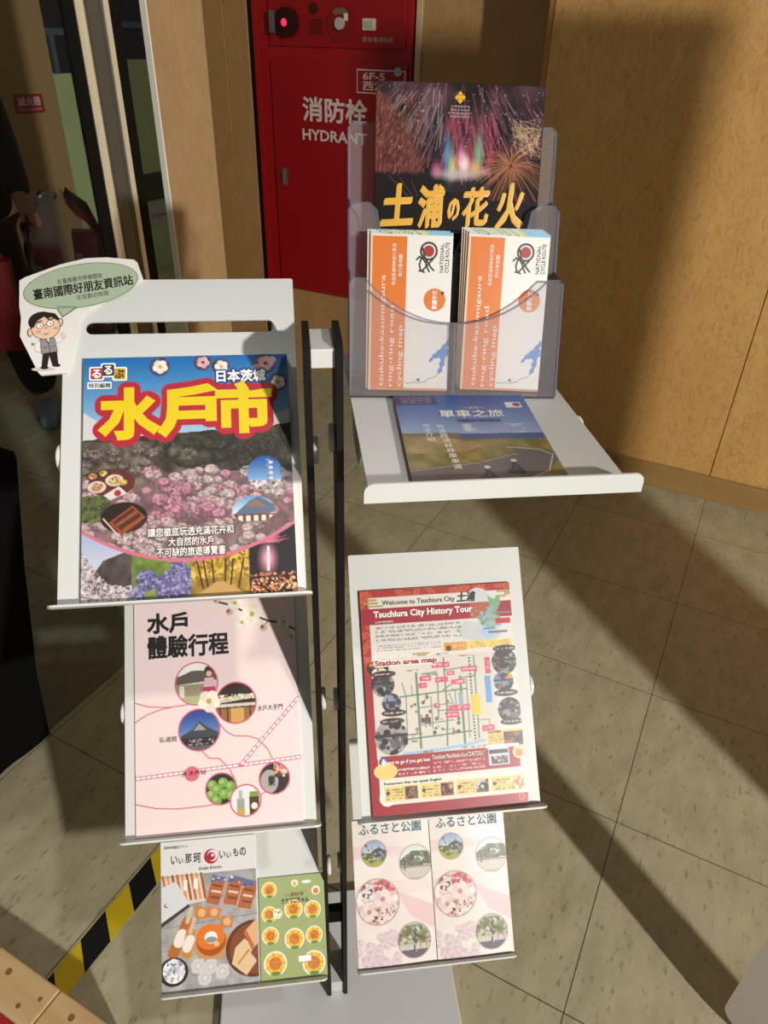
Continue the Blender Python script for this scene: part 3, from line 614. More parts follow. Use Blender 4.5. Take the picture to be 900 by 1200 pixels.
# ------------------------------------------------------------------ leaflets on the lower left tray
def build_food():
    A = Art(.147, .2175, 1.7, (240, 239, 236), 9)
    ph = A.rect(0, .235, 1, 1); A.mix(ph, (150, 148, 146), (182, 180, 178), 10)
    for v in (.40, .55, .70, .85): A.put(A.line([(0, v + .03), (1, v - .01)], .005), (112, 108, 104))
    A.put(A.poly([(0, .245), (.44, .24), (.46, .42), (.28, .435), (.26, .40), (0, .30)]), (214, 208, 200))
    for k in range(9): A.put(A.line([(.02 + k * .05, .235), (.06 + k * .05, .40 - .02 * (k < 3))], .026), [(196, 110, 50), (222, 150, 90), (176, 84, 36)][k % 3])
    A.put(A.rect(.235, .27, .275, .34), (240, 236, 226)); A.put(A.rect(.34, .265, .385, .335), (240, 236, 226))
    A.put(A.poly([(0, .33), (.155, .275), (.30, .45), (0, .575)]), (62, 58, 58)); A.put(A.poly([(0, .31), (.155, .272), (.29, .43), (0, .545)]), (214, 214, 216))
    A.put(A.ell(.055, .43, .022), (120, 60, 60)); A.put(A.ell(.063, .427, .018), (214, 214, 216))
    for k, (u, v) in enumerate(((.50, .25), (.68, .265), (.83, .30))):
        q = [(u + .04, v), (u + .19 + .01 * k, v + .03), (u + .10, v + .215), (u - .045, v + .19)]; m = A.poly(q); A.put(m, (214, 178, 150)); A.put(A.poly([(a * .94 + (u + .07) * .06, b * .97 + (v + .11) * .03) for a, b in q]), (178, 104, 62))
        A.put(m * A.rect(0, 0, 1, v + .05), (84, 112, 156)); A.dots(m * A.rect(0, 0, 1, v + .06), 12, .008, .016, [(210, 216, 222), (60, 90, 150), (190, 90, 80)], 8)
        for t in (.35, .55, .75): A.put(m * A.line([(u + .06 - .05 * t + .0, v + .20 * t), (u + .15 - .06 * t, v + .02 + .19 * t)], .022), (130, 70, 38) if t != .55 else (226, 206, 186))
    for u, v, a in ((.37, .50, -.04), (.50, .505, .03), (.63, .575, 0.0)):
        q = [(u - .01, v - .045 + a * .3), (u + .12, v - .02), (u + .10, v + .045), (u - .03, v + .03)]; A.put(A.poly(q), (206, 126, 60)); A.put(A.poly(q) * A.ell(u + .05, v, .04), (228, 180, 130))
    def bottle(p, q, w, c):
        A.put(A.line([p, q], w), c); A.put(A.line([p, (p[0] + (q[0] - p[0]) * .0 + .04, p[1] - .085)], w * .4), (206, 188, 160)); m = ((p[0] + q[0]) / 2, (p[1] + q[1]) / 2); A.put(A.line([(m[0] + .015, m[1] - .02), (m[0] - .02, m[1] + .03)], w * .96), (236, 228, 216))
    bottle((.27, .55), (.12, .75), .11, (184, 106, 44)); bottle((.30, .62), (.26, .76), .10, (206, 136, 56))
    A.put(A.ell(.52, .72, .19, .155), (196, 150, 96)); A.put(A.ell(.51, .69, .155, .15), (176, 84, 28)); A.put(A.ell(.505, .665, .15, .125), (226, 120, 40)); A.put(A.ell(.51, .67, .068, .06), (240, 238, 232)); A.put(A.ell(.51, .685, .06, .03), (150, 146, 140)); A.put(A.ell(.565, .715, .026), (238, 190, 150))
    A.put(A.ell(.96, .77, .30, .28), (104, 56, 36)); A.put(A.ell(.97, .77, .27, .25), (134, 76, 48))
    A.put(A.poly([(.76, .755), (.86, .70), (.95, .76), (.92, .80), (.98, .855), (.87, .945), (.72, .86)]), (226, 196, 150)); A.put(A.poly([(.85, .66), (1, .57), (1, .74), (.93, .78)]), (226, 176, 130)); A.put(A.poly([(.85, .66), (.88, .645), (.96, .755), (.93, .78)]), (196, 110, 60)); A.put(A.line([(.79, .86), (.90, .78)], .018), (196, 128, 76))
    A.put(A.ell(.12, .87, .15, .14), (44, 38, 38)); A.dots(A.ell(.125, .865, .115, .12), 110, .014, .03, [(226, 226, 230), (190, 192, 204), (150, 154, 172), (240, 240, 240)], 8)
    for u, v in ((.37, .85), (.50, .86), (.44, .93), (.62, .90)):
        A.put(A.poly([(u - .075, v - .01), (u - .03, v - .05), (u + .06, v - .045), (u + .07, v + .02), (u + .02, v + .05), (u - .06, v + .04)]), (212, 206, 204)); A.put(A.ell(u, v, .036), (190, 178, 174)); A.put(A.ell(u, v, .027), (222, 216, 212))
    R = (186, 44, 54)
    A.put(A.ell(.53, .125, .075), R); A.put(A.ell(.545, .12, .058), (240, 239, 236)); A.put(A.ell(.53, .125, .042), R); A.put(A.ell(.545, .118, .016), (240, 239, 236)); A.put(A.poly([(.56, .06), (.62, .05), (.60, .10)]), (240, 239, 236))
    r = on_tray('L3', 'brochure', 'white brochure with orange food photo on lower left tray, left of green leaflet', 'brochure', -.1715, .001, 0)
    S = Sheet(r, A, .003)
    for t, u0, v0, u1, v1 in (('い', .11, .10, .175, .155), ('ぃ', .19, .12, .235, .155), ('那', .26, .095, .325, .155), ('珂', .345, .095, .42, .16), ('い', .62, .095, .68, .145), ('ぃ', .695, .11, .74, .145), ('も', .765, .085, .82, .14), ('の', .835, .085, .90, .14)): S.T(t, u0, v0, u1, v1, INK_K, off=.012)
    S.T('那珂市特産品ブランド', .04, .03, .29, .05, INK_K); S.T('Iinaka Iimono', .40, .188, .64, .212, INK_K, shear=.2)
    S.done(P_GLOSS, PAPER)
def build_green():
    A = Art(.103, .1495, 2.0, (158, 172, 112), 11)
    fl = [(.16, .12, .10), (.15, .36, .10), (.52, .33, .12), (.81, .35, .11), (.16, .57, .11), (.52, .62, .13), (.82, .60, .11), (.22, .84, .15), (.80, .87, .15)]
    for u, v, rr in fl:
        A.put(A.ell(u, v, rr * 1.16), (244, 242, 232)); 
        for k in range(14): A.put(A.ell(u + rr * .82 * math.cos(k * .449), v + rr * .82 * math.sin(k * .449) / A.asp, rr * .22), (240, 196, 60) if k % 2 else (232, 176, 40))
        A.put(A.ell(u, v, rr * .62), (206, 122, 44)); A.dots(A.ell(u, v, rr * .5), 24, .006, .012, [(176, 94, 32), (220, 146, 70)], 6)
        A.put(A.ell(u, v + rr * .95 / A.asp, rr * .5, rr * .2), (104, 140, 56))
    A.put(A.ell(.28, .36, .07), (244, 242, 232)); A.dots(A.ell(.28, .36, .06), 12, .012, .02, [(150, 170, 90), (226, 190, 90)], 6)
    A.put(A.ell(.55, .075, .055, .05), (240, 236, 214)); A.put(A.ell(.55, .08, .03, .03), (214, 188, 60)); A.put(A.ell(.73, .07, .075, .022), (244, 242, 236)); A.put(A.ell(.87, .165, .065), (244, 242, 232)); A.put(A.ell(.87, .17, .043), (216, 128, 50))
    A.put(A.rect(.56, .785, .77, .855), (150, 130, 110)); A.put(A.rect(.568, .791, .762, .849), (250, 248, 242)); A.put(A.ell(.96, .73, .018), (200, 130, 50))
    r = on_tray('L3', 'leaflet', 'small green leaflet with sunflower stickers on lower left tray', 'leaflet', -.0438, .001, -.2)
    S = Sheet(r, A, .0032)
    S.T('いぃ那珂大使', .40, .165, .68, .205, mat((150, 52, 40), .5)); S.T('ナカマロちゃん', .34, .215, .76, .275, INK_BR, off=.02)
    S.done(P_MATT, PAPER)
build_food(); build_green()

# ------------------------------------------------------------------ map leaflet on the middle right tray
def build_map():
    A = Art(.2105, .295, 1.7, (222, 217, 209), 13); RED = (158, 34, 48); DR = (150, 30, 40)
    A.put(A.rect(0, 0, 1, .034), (170, 48, 40)); A.put(A.rect(0, .034, .055, 1), RED); A.put(A.rect(0, .034, .055, .38), (170, 48, 40)); A.put(A.rect(0, .955, 1, 1), RED); A.put(A.rect(0, .93, .075, 1), RED); A.put(A.ell(.10, .925, .05), (236, 232, 222)); A.put(A.rect(.06, .90, .2, .925), (236, 232, 222))
    sw = A.rect(0, 0, 1, .034) + A.rect(0, .034, .055, .36)
    for k in range(46):
        u, v = (A.r.rand(), A.r.rand() * .03) if k < 26 else (A.r.rand() * .05, A.r.rand() * .36)
        rr = .02; A.put(A.ell(u, v, rr) * np.clip(sw, 0, 1), (206, 110, 70)); A.put(A.ell(u, v, rr * .72) * np.clip(sw, 0, 1), (170, 48, 40)); A.put(A.ell(u, v, rr * .45) * np.clip(sw, 0, 1), (206, 110, 70)); A.put(A.ell(u, v, rr * .25) * np.clip(sw, 0, 1), (170, 48, 40))
    GO = (176, 152, 96)
    for q in ((.05, .04, .11, .05), (.03, .055, .12, .064), (.05, .07, .15, .078)): A.put(A.rect(*q), GO)
    for q in ((.91, .035, 1.0, .044), (.96, .044, 1, .058), (.90, .058, .97, .067)): A.put(A.rect(*q), GO)
    A.put(A.ell(.78, .06, .07, .06), (206, 206, 206)); A.put(A.rect(0, .085, 1, .158), RED); A.put(A.rect(.72, .085, .90, .158), (176, 92, 72))
    A.put(A.poly([(.62, .20), (.68, .165), (.76, .18), (.80, .155), (.88, .19), (.92, .24), (.86, .27), (.74, .265), (.66, .25)]), (198, 200, 200)); A.put(A.poly([(.76, .215), (.84, .20), (.90, .235), (.82, .262)]), (170, 194, 220))
    A.put(A.poly([(.845, .055), (.885, .075), (.925, .055), (.93, .09), (.905, .125), (.88, .145), (.86, .13), (.85, .09)]), (122, 170, 124)); A.put(A.poly([(.78, .16), (.85, .135), (.92, .16), (.90, .20), (.84, .215), (.80, .19)]), (150, 184, 150))
    A.dots(A.poly([(.72, .12), (.93, .10), (.93, .2), (.76, .2)]), 40, .008, .02, [(120, 150, 200), (150, 180, 160), (110, 160, 120), (146, 170, 210)], 8)
    A.put(A.rect(.885, .165, .985, .19), (196, 40, 56)); A.put(A.rect(.90, .135, .99, .143), (130, 130, 140)); A.put(A.rect(.83, .222, .96, .232), (120, 120, 126)); A.put(A.rect(.80, .205, .88, .213), (90, 130, 190))
    A.scribble(.09, .165, .65, .24, 4, (70, 66, 64)); A.scribble(.09, .25, .51, .282, 3, (90, 86, 84))
    A.put(A.rect(.53, .262, .68, .30), (214, 150, 62)); A.put(A.rect(.68, .262, .985, .297), (236, 206, 110)); A.scribble(.70, .265, .97, .294, 3, (110, 90, 50)); A.scribble(.58, .268, .67, .294, 1, (240, 230, 210)); A.put(A.ell(.56, .288, .018), (90, 60, 40))
    A.put(A.rect(.05, .315, .85, .755), (214, 206, 194)); A.put(A.rect(.32, .298, .43, .306), GO); A.put(A.rect(.35, .306, .41, .313), GO)
    A.put(A.ell(.09, .355, .07, .05), (40, 34, 34)); A.put(A.ell(.10, .375, .05, .03), (226, 218, 204)); A.dots(A.ell(.09, .345, .055, .035), 14, .006, .012, [(190, 150, 80), (150, 60, 50)], 8)
    G = (94, 128, 100)
    st = lambda p, w=.009: A.put(A.line(p, w), G)
    st([(.335, .39), (.335, .72)], .014); st([(.47, .40), (.47, .46), (.46, .60)], .008); st([(.52, .33), (.52, .56), (.505, .72)], .01); st([(.72, .33), (.715, .70)], .008); st([(.22, .49), (.66, .475)], .009); st([(.24, .68), (.67, .665)], .009)
    st([(.24, .43), (.26, .49), (.25, .70)], .006); st([(.42, .50), (.42, .64)], .006); st([(.33, .62), (.56, .61)], .006); st([(.62, .42), (.62, .72)], .014); st([(.66, .43), (.655, .69)], .006); st([(.37, .395), (.47, .39)], .007); st([(.52, .385), (.70, .375), (.73, .40), (.71, .42), (.62, .425), (.50, .475)], .007); st([(.34, .545), (.55, .535)], .006); st([(.28, .69), (.31, .69)], .01); st([(.54, .49), (.58, .575)], .006); st([(.72, .62), (.79, .62), (.79, .65)], .005); st([(.58, .48), (.58, .58)], .006); st([(.46, .565), (.58, .56)], .006); st([(.30, .44), (.30, .49)], .005)
    for k in range(26): A.put(A.rect(.683, .335 + k * .0145, .695, .342 + k * .0145), (50, 46, 46))
    A.put(A.line([(.22, .74), (.45, .735), (.62, .725), (.75, .71)], .016), (150, 190, 220))
    for u0, v0, u1, v1 in ((.44, .348, .555, .372), (.63, .375, .735, .398), (.355, .405, .43, .428), (.455, .415, .54, .438), (.345, .435, .40, .458), (.56, .43, .65, .452), (.535, .39, .585, .41), (.53, .545, .67, .572), (.51, .575, .595, .60), (.74, .645, .82, .672), (.79, .34, .825, .415), (.435, .53, .475, .552)): A.put(A.rect(u0, v0, u1, v1), (214, 76, 104)); A.scribble(u0 + .01, v0 + .004, u1 - .01, v1 - .004, 1, (244, 214, 220), .8)
    A.put(A.rect(.685, .505, .74, .597), (232, 200, 40)); A.put(A.rect(.78, .425, .82, .545), (96, 156, 216)); A.put(A.rect(.345, .59, .41, .612), (112, 52, 70)); A.put(A.rect(.60, .49, .63, .55), (150, 164, 186))
    A.dots(A.rect(.28, .47, .6, .68), 40, .006, .014, [(120, 110, 104), (150, 140, 130), (90, 90, 86)], 8)
    for u, v in ((.30, .375), (.50, .31), (.66, .325), (.42, .40), (.36, .74), (.63, .735), (.74, .735), (.30, .66), (.52, .65)): A.scribble(u - .04, v - .006, u + .05, v + .006, 1, (90, 84, 80), .7)
    def pic(u, v, r, base, cols, lab=None):
        e = A.ell(u, v, r); A.put(e, base); A.dots(e, 46, .01, .03, cols, 12); A.put(e * A.rect(0, v - r * .2 / A.asp, 1, v - r * .02 / A.asp), cols[0])
        if lab is not None: A.put(A.ell(u + .01, lab, .078, .022), (56, 38, 36)); A.scribble(u - .05, lab - .006, u + .07, lab + .006, 1, (220, 210, 200), .8)
    BW = [(50, 46, 48), (96, 92, 92), (150, 146, 144), (30, 28, 30)]
    pic(.115, .43, .075, (120, 116, 116), BW, .383); pic(.165, .515, .062, (110, 120, 170), [(60, 60, 76), (150, 150, 170), (44, 40, 44)], .558); pic(.15, .665, .107, (160, 156, 150), BW, .595)
    pic(.92, .365, .083, (110, 110, 108), BW, .306); pic(.905, .455, .066, (160, 150, 140), [(60, 50, 50), (90, 130, 180), (214, 150, 80), (120, 110, 104)], .508); pic(.93, .585, .078, (90, 94, 98), BW, .638)
    A.put(A.rect(.77, .672, 1, .735), (226, 196, 120)); A.put(A.rect(.875, .682, 1, .745), (60, 36, 34)); A.dots(A.rect(.875, .682, 1, .745), 20, .01, .02, [(110, 60, 50), (36, 24, 24), (150, 90, 60)], 8); A.scribble(.775, .69, .87, .73, 4, (90, 70, 40))
    A.put(A.rect(.075, .745, 1.0 - .03, .84), RED); A.put(A.rect(.75, .735, .97, .75), (236, 232, 222)); A.put(A.ell(.09, .77, .03), (60, 80, 140))
    A.put(A.ell(.10, .81, .075, .05), (226, 200, 120)); A.scribble(.18, .80, .38, .835, 2, (240, 220, 216), .8); A.scribble(.40, .785, .74, .835, 3, (236, 206, 206), .7)
    A.put(A.rect(.765, .745, .90, .825), (214, 214, 220)); A.put(A.rect(.77, .757, .895, .775), (60, 60, 66)); A.put(A.rect(.78, .785, .89, .82), (70, 66, 66)); A.dots(A.rect(.78, .785, .89, .82), 16, .005, .01, [(190, 186, 180), (120, 116, 110)], 8); A.put(A.ell(.965, .775, .04), (226, 200, 170)); A.put(A.ell(.965, .778, .025), (206, 130, 80))
    A.put(A.rect(.065, .855, .985, .945), (232, 226, 210))
    for k in range(4):
        u = .085 + k * .228; A.put(A.rect(u, .875, u + .215, .94), (234, 204, 128)); A.scribble(u + .01, .885, u + .12, .935, 4, (110, 84, 50), .6); A.put(A.ell(u + .02, .905, .012), (90, 60, 40)); A.put(A.rect(u + .128, .882, u + .208, .936), [(110, 76, 66), (90, 50, 40), (96, 92, 90), (210, 140, 60)][k])
        A.dots(A.rect(u + .128, .882, u + .208, .936), 24, .008, .016, [[(150, 110, 100), (80, 50, 44)], [(140, 70, 50), (50, 30, 26), (190, 150, 110)], [(200, 196, 190), (50, 46, 46)], [(236, 190, 90), (206, 110, 60), (236, 226, 210)]][k], 10)
    A.put(A.ell(.96, .972, .022), (206, 100, 60)); A.put(A.ell(.96, .972, .012), RED)
    A.put(A.glyph_mask('Station area map', .075, .322, .475, .352, .010), (240, 236, 228))
    r = on_tray('R2', 'map_leaflet', 'red-bordered city history tour map leaflet on middle right tray', 'leaflet', .1793, .0035, .3)
    S = Sheet(r, A, .004)
    S.T('Welcome to Tsuchiura City', .145, .05, .625, .078, INK_BR, off=.012); S.T('土浦', .64, .034, .765, .078, INK_K, off=.03, shear=.15)
    S.T('Tsuchiura City History Tour', .085, .098, .735, .135, INK_W, off=.03); S.T('土浦市歴史散歩', .09, .142, .21, .152, INK_W)
    S.T('Station area map', .075, .322, .475, .352, mat((160, 40, 50), .5), off=.035)
    S.T('Where to go if you get lost', .075, .765, .385, .785, INK_W, off=.02); S.T('Tsuchiura Machikado Kura"DAITOKU"', .40, .755, .74, .775, INK_W, off=.012); S.T('Tourist Information Center', .16, .80, .38, .812, INK_W)
    S.T('i', .084, .757, .096, .783, INK_W, off=.03)
    S.T('Restaurant that can speak English', .085, .858, .45, .872, INK_K, off=.012); S.T('Cafe KURA', .775, .674, .86, .684, INK_K)
    bend = lambda x, y: .0008 + .0022 * max(0, -(x + .06) / .045) ** 2 if x < -.06 else .0008
    S.done(P_GLOSS, mat((140, 40, 46), .5))
build_map()

# ------------------------------------------------------------------ two park brochures on the lower right tray
def build_parks():
    A = Art(.1245, .2195, 1.7, (236, 226, 220), 17)
    A.mix(A.all(), (236, 222, 216), (240, 232, 224), 3, 2)
    A.put(A.poly([(0, .18), (.5, .19), (1, .26), (1, .31), (.4, .24), (0, .27)]) * .5, (230, 196, 196)); A.put(A.poly([(.52, .5), (1, .62), (1, .78), (.7, .68)]) * .6, (228, 180, 184)); A.put(A.poly([(0, .45), (.9, .42), (1, .5), (0, .6)]) * .3, (230, 190, 190))
    for k in range(26):
        u, v = A.r.rand() * .5, .76 + A.r.rand() * .22; A.flower(u, v, .04 + .04 * A.r.rand(), (226, 206, 210), (236, 220, 218), rot=A.r.rand() * 2)
    def ring(u, v, r, ry=None): A.put(A.ell(u, v, r + .012), (176, 150, 150)); return A.ell(u, v, r)
    e = ring(.27, .235, .155); A.vgrad(e, .16, .22, (150, 176, 206), (206, 214, 222)); A.put(e * A.rect(0, .23, 1, .28), (96, 110, 60)); A.put(e * A.poly([(.24, .22), (.33, .195), (.43, .22), (.43, .265), (.24, .265)]), (84, 78, 110)); A.put(e * A.rect(0, .275, 1, .4), (166, 176, 70)); A.put(e * A.rect(.2, .265, .5, .28), (190, 180, 164)); A.dots(e * A.rect(0, .17, 1, .30), 40, .01, .025, [(110, 120, 70), (80, 90, 56), (150, 150, 160), (170, 180, 80)], 10)
    e = ring(.80, .32, .205); A.vgrad(e, .2, .3, (214, 220, 224), (226, 226, 224)); A.dots(e * A.poly([(.6, .30), (.75, .24), (1, .25), (1, .34), (.6, .36)]), 170, .012, .03, [(92, 96, 66), (70, 76, 50), (120, 122, 92)], 10); A.put(e * A.rect(.5, .355, 1, .46), (206, 192, 184)); A.put(e * A.rect(.5, .345, 1, .358), (150, 140, 130)); A.put(e * A.line([(.66, .30), (.66, .37)], .012), (64, 54, 44)); A.put(e * A.rect(.5, .425, 1, .47), (170, 170, 130))
    e = ring(.285, .565, .27); A.put(e, (214, 190, 184)); A.dots(e, 120, .02, .05, [(232, 206, 204), (226, 186, 188), (240, 226, 222), (206, 160, 150)], 8); A.dots(e * A.rect(0, .44, .35, .54), 50, .012, .035, [(236, 238, 240), (150, 70, 60), (220, 226, 232)], 8); A.dots(e * A.rect(.25, .42, .6, .50), 30, .015, .04, [(176, 70, 70), (206, 120, 116), (196, 96, 90)], 8)
    for u, v, r in ((.35, .55, .12), (.17, .63, .11), (.40, .64, .09)): A.flower(u, v, r, (240, 220, 218), (206, 140, 140), rot=A.r.rand() * 2)
    A.dots(e * A.rect(.2, .60, .5, .72), 30, .008, .02, [(110, 50, 40), (170, 90, 84), (206, 170, 110)], 8)
    e = ring(.725, .845, .205); A.put(e, (196, 196, 170)); A.dots(e * A.rect(.4, .74, 1, .87), 200, .012, .03, [(104, 110, 66), (80, 88, 50), (130, 134, 90), (196, 196, 180)], 10); A.put(e * A.rect(.4, .905, 1, 1), (96, 84, 100)); A.put(e * A.rect(.4, .885, 1, .908), (206, 200, 190)); A.put(e * A.line([(.72, .92), (.74, .80)], .02), (66, 56, 40)); A.put(e * A.line([(.64, .91), (.64, .87), (.70, .85), (.74, .88), (.74, .92)], .014), (190, 180, 170)); A.put(e * A.line([(.80, .90), (.80, .86), (.88, .86), (.88, .90)], .014), (176, 120, 110))
    TEAL = mat((44, 110, 116), .5)
    bend = lambda x, y: .0016 * math.cos((x + .012) / .0622 * 1.2) ** 2 + .0006
    first = None
    for i, (xc, lab) in enumerate(((.1183, 'pale pink park brochure with round photos on lower right tray, left of its pair'), (.2440, 'pale pink park brochure with round photos on lower right tray, right of its pair'))):
        r = on_tray('R3', 'park_brochure', lab, 'brochure', xc, .0012 + .0, -.2, group='park brochures on the lower right tray')
        if first is None:
            S = Sheet(r, A, .0026)
            S.T('ふるさと公園', .09, .03, .90, .105, TEAL, off=.012)
            S.done(P_GLOSS, PAPER, bend); first = [S.cov, S.pg]
        else:
            for ch in first: c = ch.copy(); COL.objects.link(c); c.parent = r
build_parks()

# ------------------------------------------------------------------ cycling book lying on the shelf tray
def build_book():
    A = Art(.146, .2, 1.7, (110, 140, 190), 19)
    A.vgrad(A.rect(0, 0, 1, .5), 0, .45, (52, 84, 156), (150, 170, 204)); A.put(A.rect(0, 0, .32, .12), (72, 60, 104))
    A.mix(A.rect(.3, .36, 1, .48) * np.clip((A.fbm(5, 4) - .5) * 9, 0, 1), (196, 202, 214), (214, 216, 224), 8); A.put(A.rect(0, .47, 1, .54), (74, 96, 140)); A.put(A.rect(0, .46, .4, .52), (128, 110, 90))
    A.mix(A.rect(0, .53, 1, 1.01), (110, 104, 52), (146, 132, 78), 10); A.mix(A.poly([(0, .50), (.25, .50), (.6, .58), (.4, .66), (0, .68)]), (140, 122, 80), (170, 150, 104), 8)
    A.put(A.poly([(0, .83), (.45, .76), (.75, .68), (.72, .63), (.98, .66), (1, .74), (.9, .86), (.6, 1.0), (0, 1.0)]), (104, 98, 96)); A.put(A.line([(.7, .62), (.9, .65), (.98, .70), (.9, .85), (.6, 1)], .008), (200, 198, 190)); A.put(A.line([(0, .84), (.45, .775), (.74, .69)], .006), (190, 180, 150))
    A.put(A.rect(0, .86, 1, 1), (96, 90, 50)) if False else None
    for u, v in ((.47, .90), (.66, .84)):
        A.put(A.ell(u, v + .02, .035), (50, 46, 48)); A.put(A.ell(u + .05, v + .02, .035), (50, 46, 48)); A.put(A.line([(u, v + .01), (u + .03, v - .06), (u + .06, v)], .028), (60, 60, 66)); A.put(A.ell(u + .035, v - .085, .02), (210, 206, 200))
    A.put(A.rect(.83, .10, .95, .17), (226, 226, 230)); A.put(A.ell(.915, .132, .03), (170, 50, 60))
    r = on_tray('S', 'book', 'cycling guide booklet with blue sky cover lying flat on the turned shelf tray', 'book', .172, .004, -2.2)
    S = Sheet(r, A, .0045)
    S.T('單車之旅', .31, .20, .78, .285, INK_W, off=.015); S.T('〜台日〜', .50, .155, .66, .185, INK_W); S.T('茨城縣自行車旅遊指南', .42, .31, .74, .345, mat((60, 70, 130), .5), off=.01)
    for k, t in enumerate(('日本茨城縣', '霞浦筑波', '單車之旅')): S.T(t, .05, .03 + k * .03, .28, .052 + k * .03, mat((170, 160, 200), .5))
    for t, u, v0, n in (('筑波霞浦林林單車道', .255, .37, .052), ('完全介紹', .155, .36, .05)):
        for k, ch in enumerate(t): S.T(ch, u + k * .004, v0 + k * n, u + .055 + k * .004, v0 + k * n + .044, INK_W)
    S.done(P_GLOSS, mat((60, 54, 60), .5))
build_book()

# ------------------------------------------------------------------ clear acrylic holder on the shelf tray
hold = thing('brochure_holder', 'clear acrylic multi-pocket brochure holder standing on the turned shelf tray', 'brochure holder', (.1745, .735, 1.2035), (0, 0, math.radians(-4.5)))
TL = math.radians(72)
def hp(y0):            # point on a panel leaning back from y0: x across, s up along it, n out towards the front
    return lambda x, s, n: (x, (y0 - .735) + s * math.cos(TL) - n * math.sin(TL) , .003 + s * math.sin(TL) + n * math.cos(TL))
HW = .116
def arc_pts(x0, y0, x1, y1, n=8, k=1): return []
def dip(n=22):
    out = []
    for i in range(n + 1):
        t = i / n; x = .100 - .200 * t; d = abs(x) / .100
        out.append((x, .079 + .046 * (max(0, d) ** 2.2)))
    return out
front = [(-HW, 0), (HW, 0), (HW, .120), (HW - .004, .125)] + dip() + [(-HW + .004, .125), (-HW, .120)]
mid = [(-HW - .001, 0), (HW + .001, 0), (HW + .001, .186), (HW - .005, .193), (HW - .022, .193), (HW - .030, .186), (HW - .034, .165), (HW - .05, .140), (-HW + .05, .140), (-HW + .034, .165), (-HW + .030, .186), (-HW + .022, .193), (-HW + .005, .193), (-HW - .001, .186)]
back = [(-HW - .001, 0), (HW + .001, 0), (HW + .001, .264), (HW - .004, .268), (-HW + .004, .268), (-HW - .001, .264)]
def rim(bm, outline, f, r=.0013):
    tube(bm, [f(x, s, 0) for x, s in outline], r, 6)
for nm, ol, y0, rr in (('front_pocket', front, .735, (2, len(front))), ('middle_pocket', mid, .775, (2, len(mid))), ('back_panel', back, .812, (2, len(back)))):
    bm = bmesh.new(); f = hp(y0); plate(bm, ol, [], -.001, .001, lambda x, s, n, f=f: f(x, s, n))
    p = obj(nm, bm, ACRYL, hold)
    bm = bmesh.new(); rim(bm, ol[1:] + ol[:1], f, .0011); obj('polished_edge', bm, EDGE, p)
for sx in (-1, 1):
    bm = bmesh.new(); x = sx * HW
    side = [(0, 0), (.085, 0), (.085 + .262 * math.cos(TL) - .006, .262 * math.sin(TL)), (.077 + .19 * math.cos(TL), .19 * math.sin(TL)), (.04 + .188 * math.cos(TL), .188 * math.sin(TL)), (.04 + .122 * math.cos(TL), .124 * math.sin(TL)), (.122 * math.cos(TL), .122 * math.sin(TL))]
    plate(bm, side, [], -.001, .001, lambda y, z, n, x=x: (x + n, y, .003 + z))
    p = obj('side_wall', bm, ACRYL, hold)
    bm = bmesh.new(); tube(bm, [(x, y, .003 + z) for y, z in side[1:] + side[:1]], .0011, 6); obj('polished_edge', bm, EDGE, p)
obj('floor_plate', box(-HW, HW, .0, .085, .0, .0025, bev=.0008), ACRYL, hold)
bm = bmesh.new(); f = hp(.7365); plate(bm, [(-.001, 0), (.001, 0), (.001, .079), (-.001, .079)], [], -.034, 0, lambda x, s, n: f(x, s, n)); obj('divider', bm, EDGE, hold)

